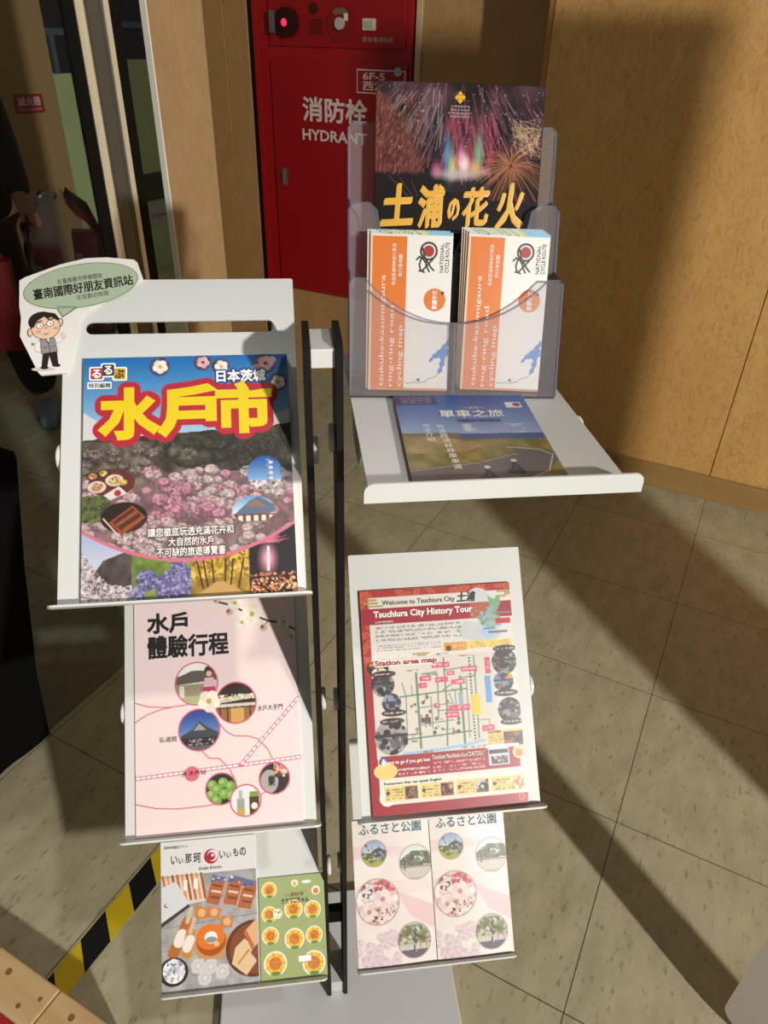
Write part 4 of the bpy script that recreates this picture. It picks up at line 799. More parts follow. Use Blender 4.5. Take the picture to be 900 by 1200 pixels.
def leaning(name, label, cat, xc, y, z, tilt, rot=0.0, group=None):
    m = Matrix.Rotation(math.radians(-4.5), 4, 'Z') @ Matrix.Rotation(math.radians(tilt), 4, 'X') @ Matrix.Rotation(math.radians(rot), 4, 'Z')
    return thing(name, label, cat, (xc, y, z), m.to_euler(), group)
def build_fireworks():
    A = Art(.183, .257, 1.7, (36, 30, 32), 23); cut = .60
    A.mix(A.all(), (22, 18, 21), (44, 32, 40), 6); A.put(A.rect(0, .36, 1, 1), (26, 23, 23))
    A.mix(A.rect(0, 0, 1, .30) * np.clip((A.fbm(4, 3) - .42) * 4, 0, 1), (70, 46, 54), (94, 66, 72), 10)
    def streaks(m_u, m_v, n, L, ang, cols, w=.006, al=.8):
        for k in range(n):
            u = A.r.uniform(*m_u); v = A.r.uniform(*m_v); a = ang(u, v) + A.r.uniform(-.25, .25); l = L * A.r.uniform(.4, 1.2)
            A.put(A.line([(u, v), (u + l * math.cos(a), v + l * math.sin(a) / A.asp)], w * A.r.uniform(.6, 1.3)) * al * A.r.uniform(.4, 1), np.array(cols[A.r.randint(len(cols))]))
    fan = lambda u, v: math.pi / 2 + (.5 - u) * 1.7
    streaks((.02, .98), (0, .26), 260, .13, fan, [(150, 84, 92), (128, 66, 78), (112, 104, 104), (158, 104, 106), (100, 48, 58)])
    streaks((.42, .70), (.08, .30), 150, .12, fan, [(176, 84, 104), (164, 66, 86), (140, 56, 74)], .011, .6)
    streaks((.1, .4), (0, .2), 60, .22, fan, [(140, 136, 134), (110, 102, 102)], .006)
    cone = A.poly([(0, .02), (.10, .09), (.22, .24), (.30, .345), (0, .35)]); A.mix(cone, (74, 36, 34), (100, 58, 52), 26); streaks((0, .3), (.04, .34), 700, .03, lambda u, v: 1.9, [(130, 70, 62), (150, 96, 84), (86, 42, 38), (160, 110, 100)], .004, .9); A.put(A.poly([(.10, .0), (.32, .345), (.42, .345), (.3, .0)]) * .0, (0, 0, 0))
    for k in range(170):
        a = A.r.uniform(0, 6.28); r1 = A.r.uniform(.06, .24); u, v = .82, .31; c = [(150, 96, 62), (176, 130, 84), (112, 70, 50), (158, 80, 70)][k % 4]
        p = [(u + r1 * t * math.cos(a), v + (r1 * t * math.sin(a) + .08 * (t * r1 / .2) ** 2) / A.asp) for t in (.12, .45, .75, 1.0)]; A.put(A.line(p, .004) * .8 * A.rect(0, 0, 1, .45), c)
    for k in range(60): A.put(A.line([(.9 + A.r.uniform(-.1, .1), .2 + A.r.uniform(-.08, .08)), (.9 + A.r.uniform(-.1, .1), .2 + A.r.uniform(-.08, .08))], .004) * .6, (206, 170, 130))
    for u, v, rx, ry, c in ((.43, .275, .018, .09, (90, 150, 206)), (.455, .31, .014, .07, (120, 180, 150)), (.62, .27, .022, .10, (110, 190, 140)), (.52, .29, .03, .06, (226, 150, 180)), (.54, .315, .03, .05, (246, 226, 214)), (.60, .325, .03, .04, (226, 170, 110)), (.37, .335, .03, .04, (196, 100, 150)), (.47, .325, .02, .05, (226, 206, 120)), (.66, .335, .03, .02, (206, 160, 140)), (.5, .35, .12, .03, (196, 180, 180))): A.put(A.ell(u, v, rx, ry, 10) * .85, c)
    A.put(A.rect(.4, .36, .62, .42) * np.clip(A.fbm(8, 3) - .3, 0, 1) * .8, (150, 140, 146)); A.dots(A.rect(0, 0, 1, .28), 120, .002, .004, [(190, 184, 180)], 6)
    for k in range(4): A.put(A.line([(.08 + k * .07, .36 + .01 * k), (.2 + k * .03, .44)], .004) * .6, (130, 110, 100))
    for du, dv in ((0, -1), (0, 1), (-1, 0), (1, 0), (0, 0)): A.put(A.poly([(.495 + du * .018, .052 + dv * .0135 - .011), (.495 + du * .018 + .015, .052 + dv * .0135), (.495 + du * .018, .052 + dv * .0135 + .011), (.495 + du * .018 - .015, .052 + dv * .0135)]), (226, 176, 40))
    r = leaning('poster', 'dark fireworks poster with gold brush title standing in the back of the clear holder', 'poster', .182, .806, 1.2575, 72, -.6)
    S = Sheet(r, A, .003)
    for k in range(4): S.T(('土浦全国花火', '競技大会公式', 'TSUCHIURA', 'FIREWORKS')[k], .44, .083 + k * .013, .555, .091 + k * .013, mat((196, 180, 170), .5))
    for ch, u0, v0, u1, v1 in (('土', .035, .40, .225, .555), ('浦', .265, .40, .425, .56), ('の', .45, .45, .515, .53), ('花', .54, .405, .70, .55), ('火', .74, .385, .91, .56)):
        S.T(ch, u0, v0, u1, v1, INK_GOLD, off=.018, shear=.16, quad_rot=4, nib=.0008)
    S.T('TSUCHIURA ALL JAPAN FIREWORKS COMPETITION', .04, .577, .93, .588, mat((190, 184, 180), .5), shear=.2)
    S.T('IA', .46, .62, .58, .70, mat((120, 116, 112), .5)); S.T('花火', .47, .72, .55, .75, mat((120, 116, 112), .5))
    S.done(P_DARK, mat((60, 56, 58), .5), cover='printed_face')
build_fireworks()
def build_cycle_maps():
    A = Art(.09, .1695, 2.2, (232, 230, 224), 29); OR = (222, 118, 36)
    A.put(A.rect(0, 0, 1, .02), (206, 206, 196)); A.dots(A.rect(.1, 0, .75, .018), 60, .006, .014, [(150, 176, 110), (120, 140, 170), (196, 200, 120)], 8); A.put(A.rect(.72, 0, 1, .018), (130, 180, 214))
    A.put(A.rect(0, .03, .445, 1), OR); A.put(A.rect(0, .03, .03, 1), (226, 200, 176)); A.put(A.rect(.03, .985, 1, 1), (214, 140, 84)); A.put(A.ell(.80, .415, .135), OR); A.put(A.ell(.895, .372, .02), (50, 46, 46))
    K = (34, 30, 30)
    A.put(A.ell(.71, .115, .108), K); A.put(A.ell(.71, .115, .084), (232, 230, 224)); A.put(A.ell(.71, .115, .066), (166, 40, 44))
    for p in ([(.565, .168), (.60, .150), (.645, .165), (.68, .19)], [(.62, .158), (.60, .20), (.615, .235), (.66, .245)], [(.635, .10), (.66, .15), (.74, .215), (.775, .232)], [(.76, .165), (.70, .20), (.64, .235), (.60, .238)], [(.68, .165), (.68, .20), (.72, .24)]): A.put(A.line(p, .02), K)
    BL = (70, 130, 206)
    A.put(A.poly([(1.0, .665), (1.0, .70), (.97, .715), (1.0, .73), (1.0, .765), (.965, .775), (.955, .80), (.96, .83), (.93, .845), (.935, .87), (.90, .885), (.875, .89), (.87, .86), (.90, .845), (.885, .82), (.91, .80), (.885, .78), (.85, .79), (.82, .785), (.79, .81), (.755, .815), (.765, .79), (.80, .775), (.79, .765), (.83, .755), (.86, .735), (.90, .725), (.92, .70), (.955, .69), (.97, .67)]), BL)
    A.put(A.line([(.46, .945), (.50, .955), (.56, .945), (.64, .95), (.72, .94), (.76, .92), (.84, .91), (.87, .89)], .007), (90, 90, 90)); A.put(A.poly([(.60, .935), (.63, .915), (.66, .94)]), (50, 90, 80))
    r0 = None; ch0 = None
    spots = [(.1345, 0, 'front map', ''), (.1345, 1, 'rear map', '')]
    pl = (('orange and white cycling map in the left front pocket, foremost', 'orange and white cycling map tucked behind the foremost one in the left front pocket'),
          ('orange and white cycling map in the right front pocket, foremost', 'orange and white cycling map in the right front pocket, second from the front', 'orange and white cycling map in the right front pocket, third from the front', 'orange and white cycling map in the right front pocket, rearmost'))
    for i, xc in enumerate((.1250, .2295)):
        for k, lab in enumerate(pl[i]):
            r = leaning('cycling_map', lab, 'map', xc - k * .0012 - (.001 if k and i == 0 else 0), (.752 if i == 0 else .745) + k * .0028, 1.2075 + k * .0010, 70, (-.8 if i == 0 else -1.6) + .3 * k, 'cycling maps in the clear holder')
            if ch0 is None:
                S = Sheet(r, A, .0018)
                for t, u0, u1, v0, v1 in (('tsukuba-kasumigaura', .13, .205, .27, .975), ('ring-ring road', .245, .32, .46, .975), ('cycling map', .355, .43, .58, .975)): S.T(t, u0, v0, u1, v1, INK_W, rot=90)
                S.T('筑波霞浦林林自行車道', .265, .075, .315, .33, INK_W, rot=90); S.T('自行車地圖', .345, .14, .395, .275, INK_W, rot=90)
                S.T('NATIONAL', .85, .07, .895, .245, INK_K, rot=90); S.T('CYCLE ROUTE', .915, .06, .96, .245, INK_K, rot=90); S.T('繁體中文', .765, .355, .83, .475, INK_W, rot=90, off=.02)
                S.done(P_GLOSS, PAPER, cover='printed_face'); ch0 = [S.cov, S.pg]
            else:
                for ch in ch0: c = ch.copy(); COL.objects.link(c); c.parent = r
build_cycle_maps()

# ------------------------------------------------------------------ cut-out sign on the corner of the upper left tray
def build_sign():
    r = on_tray('L1', 'cutout_sign', 'white cut-out card sign with green speech bubble at top left tray corner', 'sign', 0, 0, off=.0004)
    X = lambda px: -.286 + .000884 * (px - 24); Y = lambda py: .350 - .000976 * (py - 326)
    P = lambda pts: [(X(a), Y(b)) for a, b in pts]
    bm = bmesh.new(); plate(bm, P([(24, 330), (30, 326), (70, 311), (100, 303.5), (125, 302.5), (157, 305.5), (161, 309), (167.5, 328), (120, 356), (98, 370), (93, 380), (91, 395), (84, 434), (81, 437.5), (52, 439.5), (48.5, 436), (27, 395), (27.5, 374), (25, 360)]), [], 0, .003)
    obj('card', bm, mat((232, 230, 224), .5), r)
    I = Ink(); z = .0034; G = mat((172, 188, 162), .5); DG = mat((96, 110, 88), .5)
    def el(cx, cy, rx, ry, m, dz=0, rot=0, n=36): I.poly([(X(a), Y(b)) for a, b in ellipse(cx, cy, rx, ry, n, rot)], z + dz, m)
    el(95.5, 336.5, 67.3, 26.0, DG, 0, -9); el(95.5, 336.5, 66.5, 25.2, G, .0001, -9)
    I.poly(P([(66, 361), (74.8, 374.2), (92.5, 362)]), z, DG); I.poly(P([(67.2, 360), (75, 372.6), (91.2, 361)]), z + .0001, G)
    def tx(s, cx, cy, w, h, m, **k): I.text(s, X(cx - w / 2), Y(cy + h / 2), X(cx + w / 2), Y(cy - h / 2), z + .0004, m, quad_rot=9.5, **k)
    tx('臺南國際好朋友資訊站', 98.4, 338.6, 116, 12.5, INK_K, off=.02); tx('在臺南都市界做朋友', 94, 328.3, 53, 6.2, INK_K); tx('文宣歡迎取閱', 109, 348.4, 37.5, 5.8, mat((60, 66, 56), .5))
    # little man: a line drawing
    SK = mat((240, 200, 172), .5); HR = mat((36, 28, 26), .5); GV = mat((150, 146, 144), .5); LN = mat((54, 46, 44), .5); BLSH = mat((228, 156, 130), .5)
    el(54.5, 433, 13, 2.4, mat((206, 202, 198), .5)); el(51, 378, 15, 11, HR, .0001, -8); el(38.5, 391, 3.4, 5, LN, .00005); el(72.5, 379.5, 3.2, 5, LN, .00005); el(38.8, 391, 2.6, 4.2, SK, .0001); el(72.3, 379.5, 2.4, 4.2, SK, .0001)
    el(56, 385, 16.8, 14.2, LN, .0002, -8); el(56, 385.2, 16, 13.4, SK, .0003, -8)
    I.poly(P([(39, 387), (37.5, 377), (43, 370), (55, 367.5), (66, 369), (72, 376), (70, 378), (62, 373.5), (58, 376), (54, 373), (46, 378), (43, 385)]), z + .0004, HR)
    el(48, 390.5, 3.0, 1.6, BLSH, .0004); el(68, 386.5, 3.0, 1.6, BLSH, .0004)
    for cx, cy in ((49.5, 383.5), (61, 381)): el(cx, cy, 4.3, 3.6, LN, .0004, -8); el(cx, cy, 3.6, 2.9, INK_W, .0005, -8); el(cx + .8, cy + .2, .8, .9, LN, .0006)
    I.poly(P([(53.6, 383), (57, 382.2), (57, 382.9), (53.6, 383.7)]), z + .0005, LN)
    for q in ([(45, 379), (52, 377), (52, 378.4), (45.5, 380.4)], [(58, 376), (65, 374.8), (65.2, 376.2), (58.4, 377.4)], [(55, 386), (58.5, 385.2), (56.4, 387)], [(52, 393), (57, 394), (61, 391.6), (57, 393)]): I.poly(P(q), z + .0005, LN)
    def shape(pts, m, dz, g=.9):
        c = np.mean(pts, 0); I.poly(P([tuple(c + (np.array(p) - c) * 1.06) for p in pts]), z + dz - .00005, LN); I.poly(P(pts), z + dz, m)
    WH = mat((240, 238, 234), .5)
    shape([(50, 400), (45, 404), (44.5, 411), (49, 414), (52, 412), (48.5, 409), (52, 405)], WH, .0001); shape([(66, 399), (71, 404), (77, 397), (74.5, 395), (70.5, 399)], WH, .0001); shape([(73.5, 396), (74, 392.5), (76, 391), (76.5, 394), (78.5, 394.5), (78.5, 398), (75, 399)], SK, .0002)
    shape([(54, 414), (53, 431), (59, 431), (61, 418), (65, 430), (71, 428), (69, 413)], HR, .0001)
    shape([(50, 399.5), (66, 397.5), (70, 413), (52.5, 415.5)], GV, .0002); I.poly(P([(56, 399), (62, 398.2), (60, 405)]), z + .0003, LN); I.poly(P([(57.4, 399), (60.8, 398.4), (60, 403)]), z + .00035, WH)
    for q in ([(60, 405), (60.6, 405), (62, 414), (61.4, 414)], [(54, 409), (58, 408), (58, 408.6), (54, 409.6)], [(63, 407.4), (67, 406.6), (67, 407.2), (63, 408)]): I.poly(P(q), z + .0004, LN)
    el(56, 431.5, 4.6, 1.8, HR, .0002); el(69.5, 429, 4.6, 1.8, HR, .0002); el(42, 404.5, 2, 1.8, GV)
    I.build('printed_picture', r)
build_sign()

def letter_lines(parent, lines, y):
    for txt, x0, z0, x1, z1, m, off in lines:
        I = Ink(); I.text(txt, x0, z0, x1, z1, 0, m, off)
        me = bpy.data.meshes.new('lettering'); me.from_pydata([(a, y - c, b) for a, b, c in I.v], [], I.f); me.polygons.foreach_set('material_index', I.mi); link('lettering', me, parent, I.mats)
# ------------------------------------------------------------------ hydrant cabinet on the back wall
def build_hydrant():
    c = thing('hydrant_cabinet', 'red fire hydrant cabinet set into the wood wall', 'fire hydrant cabinet', W(-1.92, 3.2, .435), (0, 0, TH))
    X = lambda b: b + 1.92; Z = lambda z: z - .435
    RED = mat((158, 14, 22), .35); RD2 = mat((150, 12, 20), .35); MET = mat((150, 150, 150), .3, .8); LT = mat((214, 200, 196), .5)
    obj('body', bx(bx(box(-.395, .395, -.02, .05, 0, 1.5, bev=.004), -.395, -.375, -.03, -.02, 0, 1.5), -.34, .34, -.0205, -.02, .005, .01), RED, c)
    p = obj('control_panel', box(X(-2.228), X(-1.556), -.03, -.02, Z(1.505), Z(1.88), bev=.003), RD2, c)
    d = obj('door', box(X(-2.228), X(-1.538), -.032, -.02, Z(.46), Z(1.452), bev=.003), RD2, c)
    obj('door_handle', bx(box(X(-2.193), X(-2.163), -.037, -.032, Z(.934), Z(1.012), bev=.002), X(-2.183), X(-2.174), -.046, -.037, Z(.945), Z(1.0), bev=.002), MET, d)
    f = -.030
    bm = cyl(bmesh.new(), (X(-2.123), f - .012, Z(1.593)), (0, 1, 0), .055, .024, 28); l = obj('alarm_lamp', bm, mat((40, 16, 18), .2), c)
    obj('lens', cyl(bmesh.new(), (X(-2.13), f - .028, Z(1.592)), (0, -1, 0), .016, .012, 16, .008), mat((255, 40, 70), .3, emit=1.6), l)
    obj('name_plate', box(X(-2.205), X(-2.178), f - .03, f, Z(1.553), Z(1.635), bev=.002), MET, c)
    bm = bmesh.new()
    for i in range(7):
        for j in range(6): cyl(bm, (X(-2.012 + i * .0105), f - .0008, Z(1.555 + j * .0095)), (0, 1, 0), .0034, .002, 8)
    obj('speaker_grille', bm, mat((50, 6, 8), .6), c)
    obj('buzzer', cyl(cyl(bmesh.new(), (X(-1.992), f - .003, Z(1.643)), (0, 1, 0), .02, .006, 20), (X(-1.992), f - .008, Z(1.643)), (0, 1, 0), .009, .006, 14), mat((60, 20, 20), .4), c)
    k = obj('test_dial', cyl(bmesh.new(), (X(-1.857), f - .003, Z(1.59)), (0, 1, 0), .066, .006, 36), mat((136, 12, 20), .35), c)
    obj('dial_hub', cyl(bmesh.new(), (X(-1.857), f - .012, Z(1.592)), (0, 1, 0), .022, .014, 20), mat((190, 180, 170), .4), k)
    bm = bmesh.new(); bx(bm, X(-1.838), X(-1.82), f - .011, f - .006, Z(1.602), Z(1.628), bev=.001); obj('dial_pointer', bm, mat((220, 214, 206), .4), k)
    bm = bmesh.new(); plate(bm, [(X(-1.857) + r * math.cos(math.radians(t)), Z(1.59) + r * math.sin(math.radians(t))) for r, ts in ((.058, range(50, 131, 10)), (.036, range(130, 49, -10))) for t in ts], [], 0, .001, lambda x, y, z: (x, f - .006 - z, y)); obj('dial_scale', bm, mat((120, 96, 70), .5), k)
    s = obj('socket', box(X(-1.751), X(-1.690), f - .008, f, Z(1.57), Z(1.612), bev=.002), mat((214, 206, 186), .4), c); obj('socket_face', box(X(-1.742), X(-1.702), f - .010, f - .008, Z(1.578), Z(1.604), bev=.0005), mat((190, 182, 160), .4), s)
    def t(s, b0, z0, b1, z1, m, off=.02): letter_lines(c, [(s, X(b0), Z(z0), X(b1), Z(z1), m, off)], -.0335)
    t('消防栓', -2.058, 1.222, -1.728, 1.315, LT, .025); t('HYDRANT', -2.064, 1.143, -1.727, 1.186, LT, .025); t('緊急電源插座', -1.75, 1.530, -1.606, 1.548, mat((176, 120, 118), .5))
    # location plate stuck on the door
    g = thing('location_sign', 'small red location plate with pale frame on the hydrant door', 'sign', W(-1.66, 3.2 - .033, 1.343), (0, 0, TH))
    obj('plate', box(-.117, .117, -.004, 0, 0, .09, bev=.001), LT, g); obj('red_face', box(-.112, .112, -.0046, -.0005, .005, .085), mat((150, 22, 26), .45), g)
    letter_lines(g, [('6F-5', -.085, .052, .02, .078, LT, .02), ('西2', -.085, .012, -.005, .044, LT, .02)], -.0052)
    bm = cyl(bmesh.new(), (0, 0, 0), (0, 1, 0), .017, .002, 24); o = obj('round_sticker', bm, mat((176, 180, 196), .5)); o.location = W(-1.578, 3.2 - .0395, 1.428); o.rotation_euler = (0, 0, TH); tag(o, 'round pale grey sticker at the corner of the red location plate', 'sticker')
build_hydrant()

# ------------------------------------------------------------------ things beyond the door
def wall_sign():
    g = thing('extinguisher_sign', 'small red fire extinguisher sign on the far brown wall', 'sign', W(-3.598, 2.95, 1.175), (0, 0, TH + math.pi / 2))
    obj('plate', box(-.088, .088, -.004, 0, 0, .085, bev=.001), mat((176, 30, 38), .45), g)
    Wt = mat((226, 206, 200), .5); letter_lines(g, [('滅火器', -.07, .034, .07, .074, Wt, .02), ('FIRE EXTINGUISHER', -.07, .012, .07, .022, Wt, 0)], -.0046)
    o = obj('notice_board', box(-.12, .12, -.01, 0, 0, .185, bev=.002), mat((70, 72, 52), .6)); o.location = W(-4.198, 4.41, .49); o.rotation_euler = (0, 0, TH + math.pi / 2); tag(o, 'dark olive notice panel on the green wall right of the door post', 'panel')
    g = thing('paper_notice', 'white paper notice below the dark panel on the green wall', 'notice', W(-4.198, 4.41, .31), (0, 0, TH + math.pi / 2))
    obj('sheet', box(-.12, .12, -.003, 0, 0, .155), mat((196, 190, 176), .6), g)
    letter_lines(g, [('Irrational', -.085, .055, .10, .09, INK_K, 0)], -.0036)
wall_sign()

def skin_mesh(name, verts, edges, radii, m, parent, root=0, sub=2):
    me = bpy.data.meshes.new(name); me.from_pydata(verts, edges, []); o = bpy.data.objects.new(name, me); COL.objects.link(o)
    md = o.modifiers.new('s', 'SKIN'); md.use_smooth_shade = True
    sk = me.skin_vertices[0].data
    for i, r in enumerate(radii): sk[i].radius = (r, r) if not isinstance(r, tuple) else r; sk[i].use_root = (i == root)
    o.modifiers.new('u', 'SUBSURF').levels = sub
    dg = bpy.context.evaluated_depsgraph_get(); me2 = bpy.data.meshes.new_from_object(o.evaluated_get(dg)); bpy.data.objects.remove(o)
    me2.name = name; me2.materials.clear()
    return link(name, me2, parent, [m], True)
def build_person():
    p = thing('person', 'person in black clothes and pale blue shoes at left edge, holding a clear bag', 'person', (-1.34, 3.32, 0))
    skin = mat((150, 104, 76), .55); blk = mat((14, 14, 15), .85); blue = mat((140, 160, 190), .6)
    V = [(0, 0, .95), (0, 0, 1.15), (0, 0, 1.35), (0, -.01, 1.46), (0, -.03, 1.58), (0, -.03, 1.68),
         (.17, 0, 1.36), (.22, -.02, 1.12), (.29, -.10, .97), (.305, -.115, .945), (-.17, 0, 1.36), (-.23, 0, 1.1), (-.22, -.05, .86), (-.22, -.06, .80),
         (.09, 0, .88), (.10, -.02, .48), (.12, .02, .08), (-.09, 0, .88), (-.10, 0, .48), (-.10, .02, .08)]
    Ed = [(0, 1), (1, 2), (2, 3), (3, 4), (4, 5), (2, 6), (6, 7), (7, 8), (8, 9), (2, 10), (10, 11), (11, 12), (12, 13), (0, 14), (14, 15), (15, 16), (0, 17), (17, 18), (18, 19)]
    R = [.12, .11, .12, .05, .085, .07, .05, .04, .03, .026, .05, .04, .03, .026, .075, .052, .035, .075, .052, .035]
    n = len(V)
    for hx, hy, hz, sx in ((.305, -.115, .945, 1), (-.22, -.06, .80, -1)):       # five bent fingers on each hand
        base = 9 if sx == 1 else 13
        for k in range(4):
            a = (hx + sx * (.016 + .004 * k), hy - .024 + .016 * k, hz - .035); b = (a[0] + sx * .012, a[1], a[2] - .028 - .004 * (k in (1, 2))); c = (b[0] - sx * .016, b[1], b[2] - .014)
            i = len(V); V += [a, b, c]; R += [.010, .009, .007]; Ed += [(base, i), (i, i + 1), (i + 1, i + 2)]
        i = len(V); V += [(hx - sx * .012, hy - .03, hz - .02), (hx - sx * .006, hy - .045, hz - .045)]; R += [.010, .008]; Ed += [(base, i), (i, i + 1)]
    skin_mesh('body', V, Ed, R, skin, p)
    skin_mesh('jacket', [(0, 0, .84), (0, 0, 1.0), (0, 0, 1.18), (0, 0, 1.37), (0, 0, 1.45), (.19, 0, 1.37), (.235, -.02, 1.12), (.272, -.07, 1.02), (-.19, 0, 1.37), (-.245, 0, 1.1), (-.23, -.04, .90), (.288, -.095, .985)],
              [(0, 1), (1, 2), (2, 3), (3, 4), (3, 5), (5, 6), (6, 7), (3, 8), (8, 9), (9, 10), (7, 11)], [(.25, .15), (.24, .145), (.225, .14), (.18, .13), .07, .085, .07, .055, .085, .07, .052, .05], blk, p)
    skin_mesh('trousers', [(0, 0, .92), (.11, -.01, .80), (.13, -.03, .46), (.16, .0, .10), (-.10, 0, .80), (-.11, 0, .46), (-.11, .02, .10)], [(0, 1), (1, 2), (2, 3), (0, 4), (4, 5), (5, 6)], [(.18, .13), .115, .10, .085, .115, .095, .08], blk, p)
    for x, y, dx in ((.17, -.02, .045), (-.11, 0, -.02)):
        skin_mesh('shoe', [(x, y + .03, .05), (x + dx * .5, y - .08, .042), (x + dx, y - .18, .034)], [(0, 1), (1, 2)], [.048, .046, .036], blue, p)
    skin_mesh('hair', [(0, .0, 1.63), (0, .005, 1.70), (0, .03, 1.60)], [(0, 1), (0, 2)], [.09, .075, .08], mat((18, 16, 15), .6), p)
    for sx in (-1, 1): obj('eye', cyl(bmesh.new(), (sx * .03, -.118, 1.60), (0, 1, 0), .011, .012, 12), mat((240, 236, 230), .3), p)
    obj('mouth', box(-.022, .022, -.114, -.10, 1.538, 1.546, bev=.003), mat((150, 80, 74), .5), p)
    skin_mesh('nose', [(0, -.112, 1.60), (0, -.13, 1.572)], [(0, 1)], [.010, .013], skin, p)
build_person()
def build_bag():
    clear = clear_mat('clear_plastic', (.93, .93, .95), .12, (130, 130, 136), .12)
    g = thing('plastic_bag', 'clear plastic carrier bag of red packets hanging from the hand at left', 'bag', (-.93, 3.26, .40))
    bm = bmesh.new(); N = 26; rings = []
    prof = [(0, .09, .05), (.02, .145, .09), (.12, .165, .10), (.25, .17, .10), (.36, .165, .09), (.46, .15, .07), (.54, .11, .045), (.60, .05, .022)]
    for z, rx, ry in prof:
        rings.append([bm.verts.new((rx * math.cos(2 * math.pi * k / N) * (1 + .10 * math.sin(5 * k + z * 30)), ry * math.sin(2 * math.pi * k / N) * (1 + .14 * math.sin(7 * k + z * 23)), z + .015 * math.sin(3 * k + z * 9))) for k in range(N)])
    for a, b in zip(rings[:-1], rings[1:]):
        for k in range(N): bm.faces.new((a[k], a[(k + 1) % N], b[(k + 1) % N], b[k]))
    bm.faces.new(rings[0][::-1]); obj('sack', bm, clear, g, True)
    obj('handle', tube(bmesh.new(), [(.0, 0, .58), (-.03, -.03, .60), (-.075, -.05, .565), (-.10, -.05, .48)], [.012, .008, .008, .012], 8), clear, g, True)
    for i, (x, y, z, w, h, rz, lab) in enumerate(((.06, -.005, .03, .095, .42, .2, 'red packet on the right inside the clear plastic bag'), (-.065, 0, .03, .10, .36, -.1, 'red packet with pale and yellow print on the left inside the clear plastic bag'))):
        b = thing('red_packet', lab, 'packet', (-.93 + x, 3.26 + y, .40 + z), (0, .06 * (1 - 2 * i), rz)); 
        obj('box', box(-w / 2, w / 2, -.035, .035, 0, h, bev=.006), mat((160, 20, 30), .4), b)
        bm = bmesh.new(); bx(bm, -w / 2 + .006, -w / 2 + .035, -.0358, -.034, .02, h * .8); obj('pale_stripe', bm, mat((176, 190, 190), .5), b)
        if i: bm = bmesh.new(); bx(bm, .0, .022, -.0358, -.034, .02, h * .7); obj('yellow_stripe', bm, mat((200, 170, 60), .5), b)
    b = thing('red_packet', 'red carrier packet with pale side panel left of the clear plastic bag', 'packet', (-1.195, 3.07, .42), (0, .05, .2))
    obj('box', box(-.075, .075, -.045, .045, 0, .36, bev=.008), mat((140, 18, 28), .45), b); obj('pale_stripe', box(-.055, -.015, -.0458, -.044, .08, .33), mat((150, 190, 190), .5), b)
    obj('handle', tube(bmesh.new(), [(-.05, 0, .358), (-.03, 0, .44), (.03, 0, .44), (.05, 0, .358)], .005, 6), mat((140, 18, 28), .45), b)
build_bag()

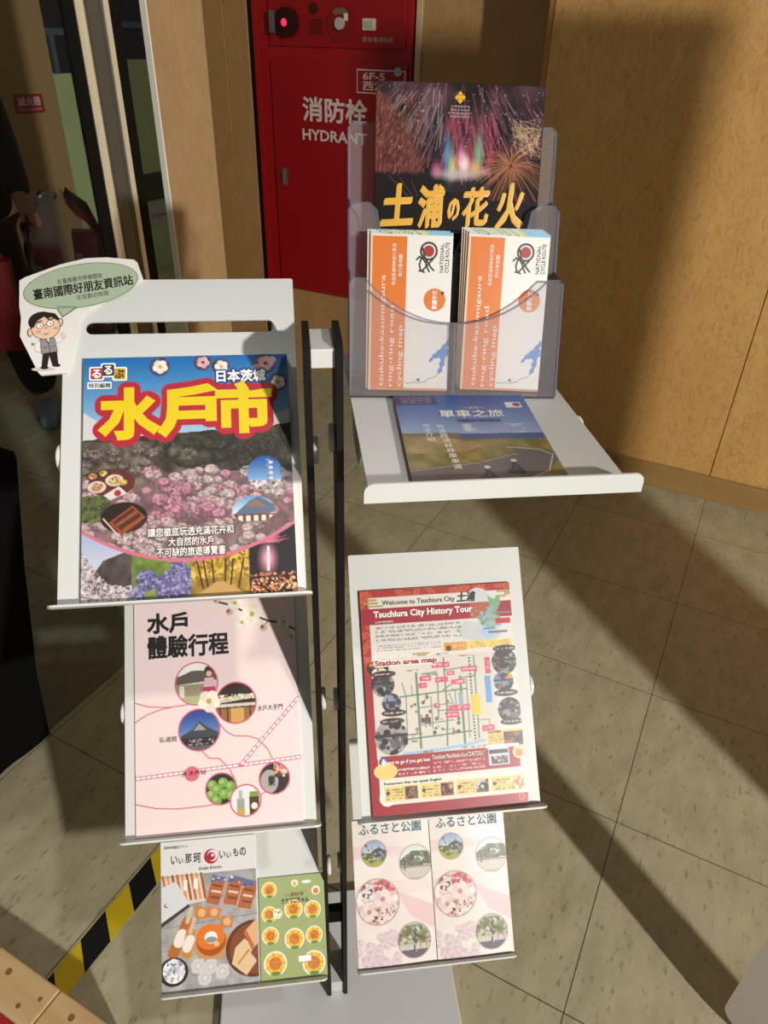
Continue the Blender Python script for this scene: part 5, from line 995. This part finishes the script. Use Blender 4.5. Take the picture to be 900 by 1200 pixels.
# ------------------------------------------------------------------ black covered table at the left edge
def build_table():
    t = thing('covered_table', 'table draped in black cloth at left edge of the photo', 'table', W(-1.656, .5, 0), (0, 0, TH))
    BC = mat((5, 5, 6), .9, spec=.15)
    top = [(-.33, -.55, .768), (.32, -.55, .768), (.32, .37, .768), (-.33, .37, .768)]
    bm = bmesh.new(); n = 24; R = []
    def loop(x0, x1, y0, y1, z, amp):
        pts = []
        for i in range(n): pts.append((x0 + (x1 - x0) * i / n, y0))
        for i in range(n): pts.append((x1, y0 + (y1 - y0) * i / n))
        for i in range(n): pts.append((x1 - (x1 - x0) * i / n, y1))
        for i in range(n): pts.append((x0, y1 - (y1 - y0) * i / n))
        return [bm.verts.new((p[0] + amp * math.sin(k * 1.1), p[1] + amp * math.cos(k * 1.3), z)) for k, p in enumerate(pts)]
    R = [loop(-.33, .318, -.55, .365, .770, 0), loop(-.335, .323, -.555, .362, .755, .001), loop(-.335, .326, -.55, .30, .5, .004), loop(-.335, .328, -.55, .245, .2, .005), loop(-.34, .332, -.55, .225, .003, .005)]
    bm.faces.new(R[0])
    for a, b in zip(R[:-1], R[1:]):
        for k in range(len(a)): bm.faces.new((a[k], b[k], b[(k + 1) % len(a)], a[(k + 1) % len(a)]))
    bmesh.ops.recalc_face_normals(bm, faces=bm.faces[:]); obj('cloth', bm, BC, t)
    obj('tabletop', box(-.32, .31, -.54, .355, .74, .766), mat((120, 100, 80), .5), t)
    for x, y in ((-.29, -.5), (.27, -.5), (-.29, .18), (.27, .18)): obj('leg', box(x - .015, x + .015, y - .015, y + .015, 0, .74), BLACKM, t)
build_table()

# ------------------------------------------------------------------ floor tape, pine platform, white plinth
TAPE0 = .127
bm = bmesh.new(); YL = mat((206, 178, 24), .45); BK = mat((16, 16, 15), .5)
for i in range(15):
    a0, a1 = TAPE0 + i * .067, TAPE0 + (i + 1) * .067
    q = [(-.8555, a0), (-.8015, a0 - .04), (-.8015, a1 - .04), (-.8555, a1)]
    plate(bm, q, [], .0002, .0008, mi=i % 2)
tape = obj('floor_tape', bm, [BK, YL]); turned(tape); tag(tape, 'yellow and black striped warning tape stuck on the floor tiles', 'tape')

pl = thing('pine_platform', 'low pine-edged platform with red top at bottom left corner', 'platform', W(-.9, .10, 0), (0, 0, TH))
e0, e1, zt = .175, .262, .12     # outer edge of the pine border stands at a = .10 + e1
bm = bmesh.new()
for i in range(4):
    b0 = -.32 + i * .155
    o = obj('plank', box(b0, b0 + .1535, .115, .188, .0, zt, bev=.003), PINE, pl)
    if i in (1, 2, 3):
        for kx, ky, kr in ((.05, .165, .006), (.11, .135, .0045), (.135, .16, .004))[: 2 + (i == 2)]:
            obj('knot', cyl(bmesh.new(), (b0 + kx, ky, zt + .0001), (0, 0, 1), kr, .0008, 14), noisy('knot_wood', (120, 82, 50), (150, 108, 66), (60, 60, 60), 2), o)
obj('red_top', box(-.32, .2985, -.6, .1145, 0, zt - .012, bev=.002), mat((176, 30, 40), .55), pl)

pn = thing('white_board', 'white rounded standing board cut off at bottom right edge of the photo', 'board', (.80, .46, 0), (0, 0, math.atan2(-.83, .557)))
bm = bmesh.new(); plate(bm, rrect(-.095, .25, .02, .95, .035, 6), [], -.008, .008, lambda x, y, z: (x, z, y)); obj('panel', bm, mat((214, 206, 200), .4), pn)
for x in (-.0, .18): obj('foot', box(x - .02, x + .02, -.03, .03, 0, .03, bev=.004), mat((200, 196, 190), .4), pn)
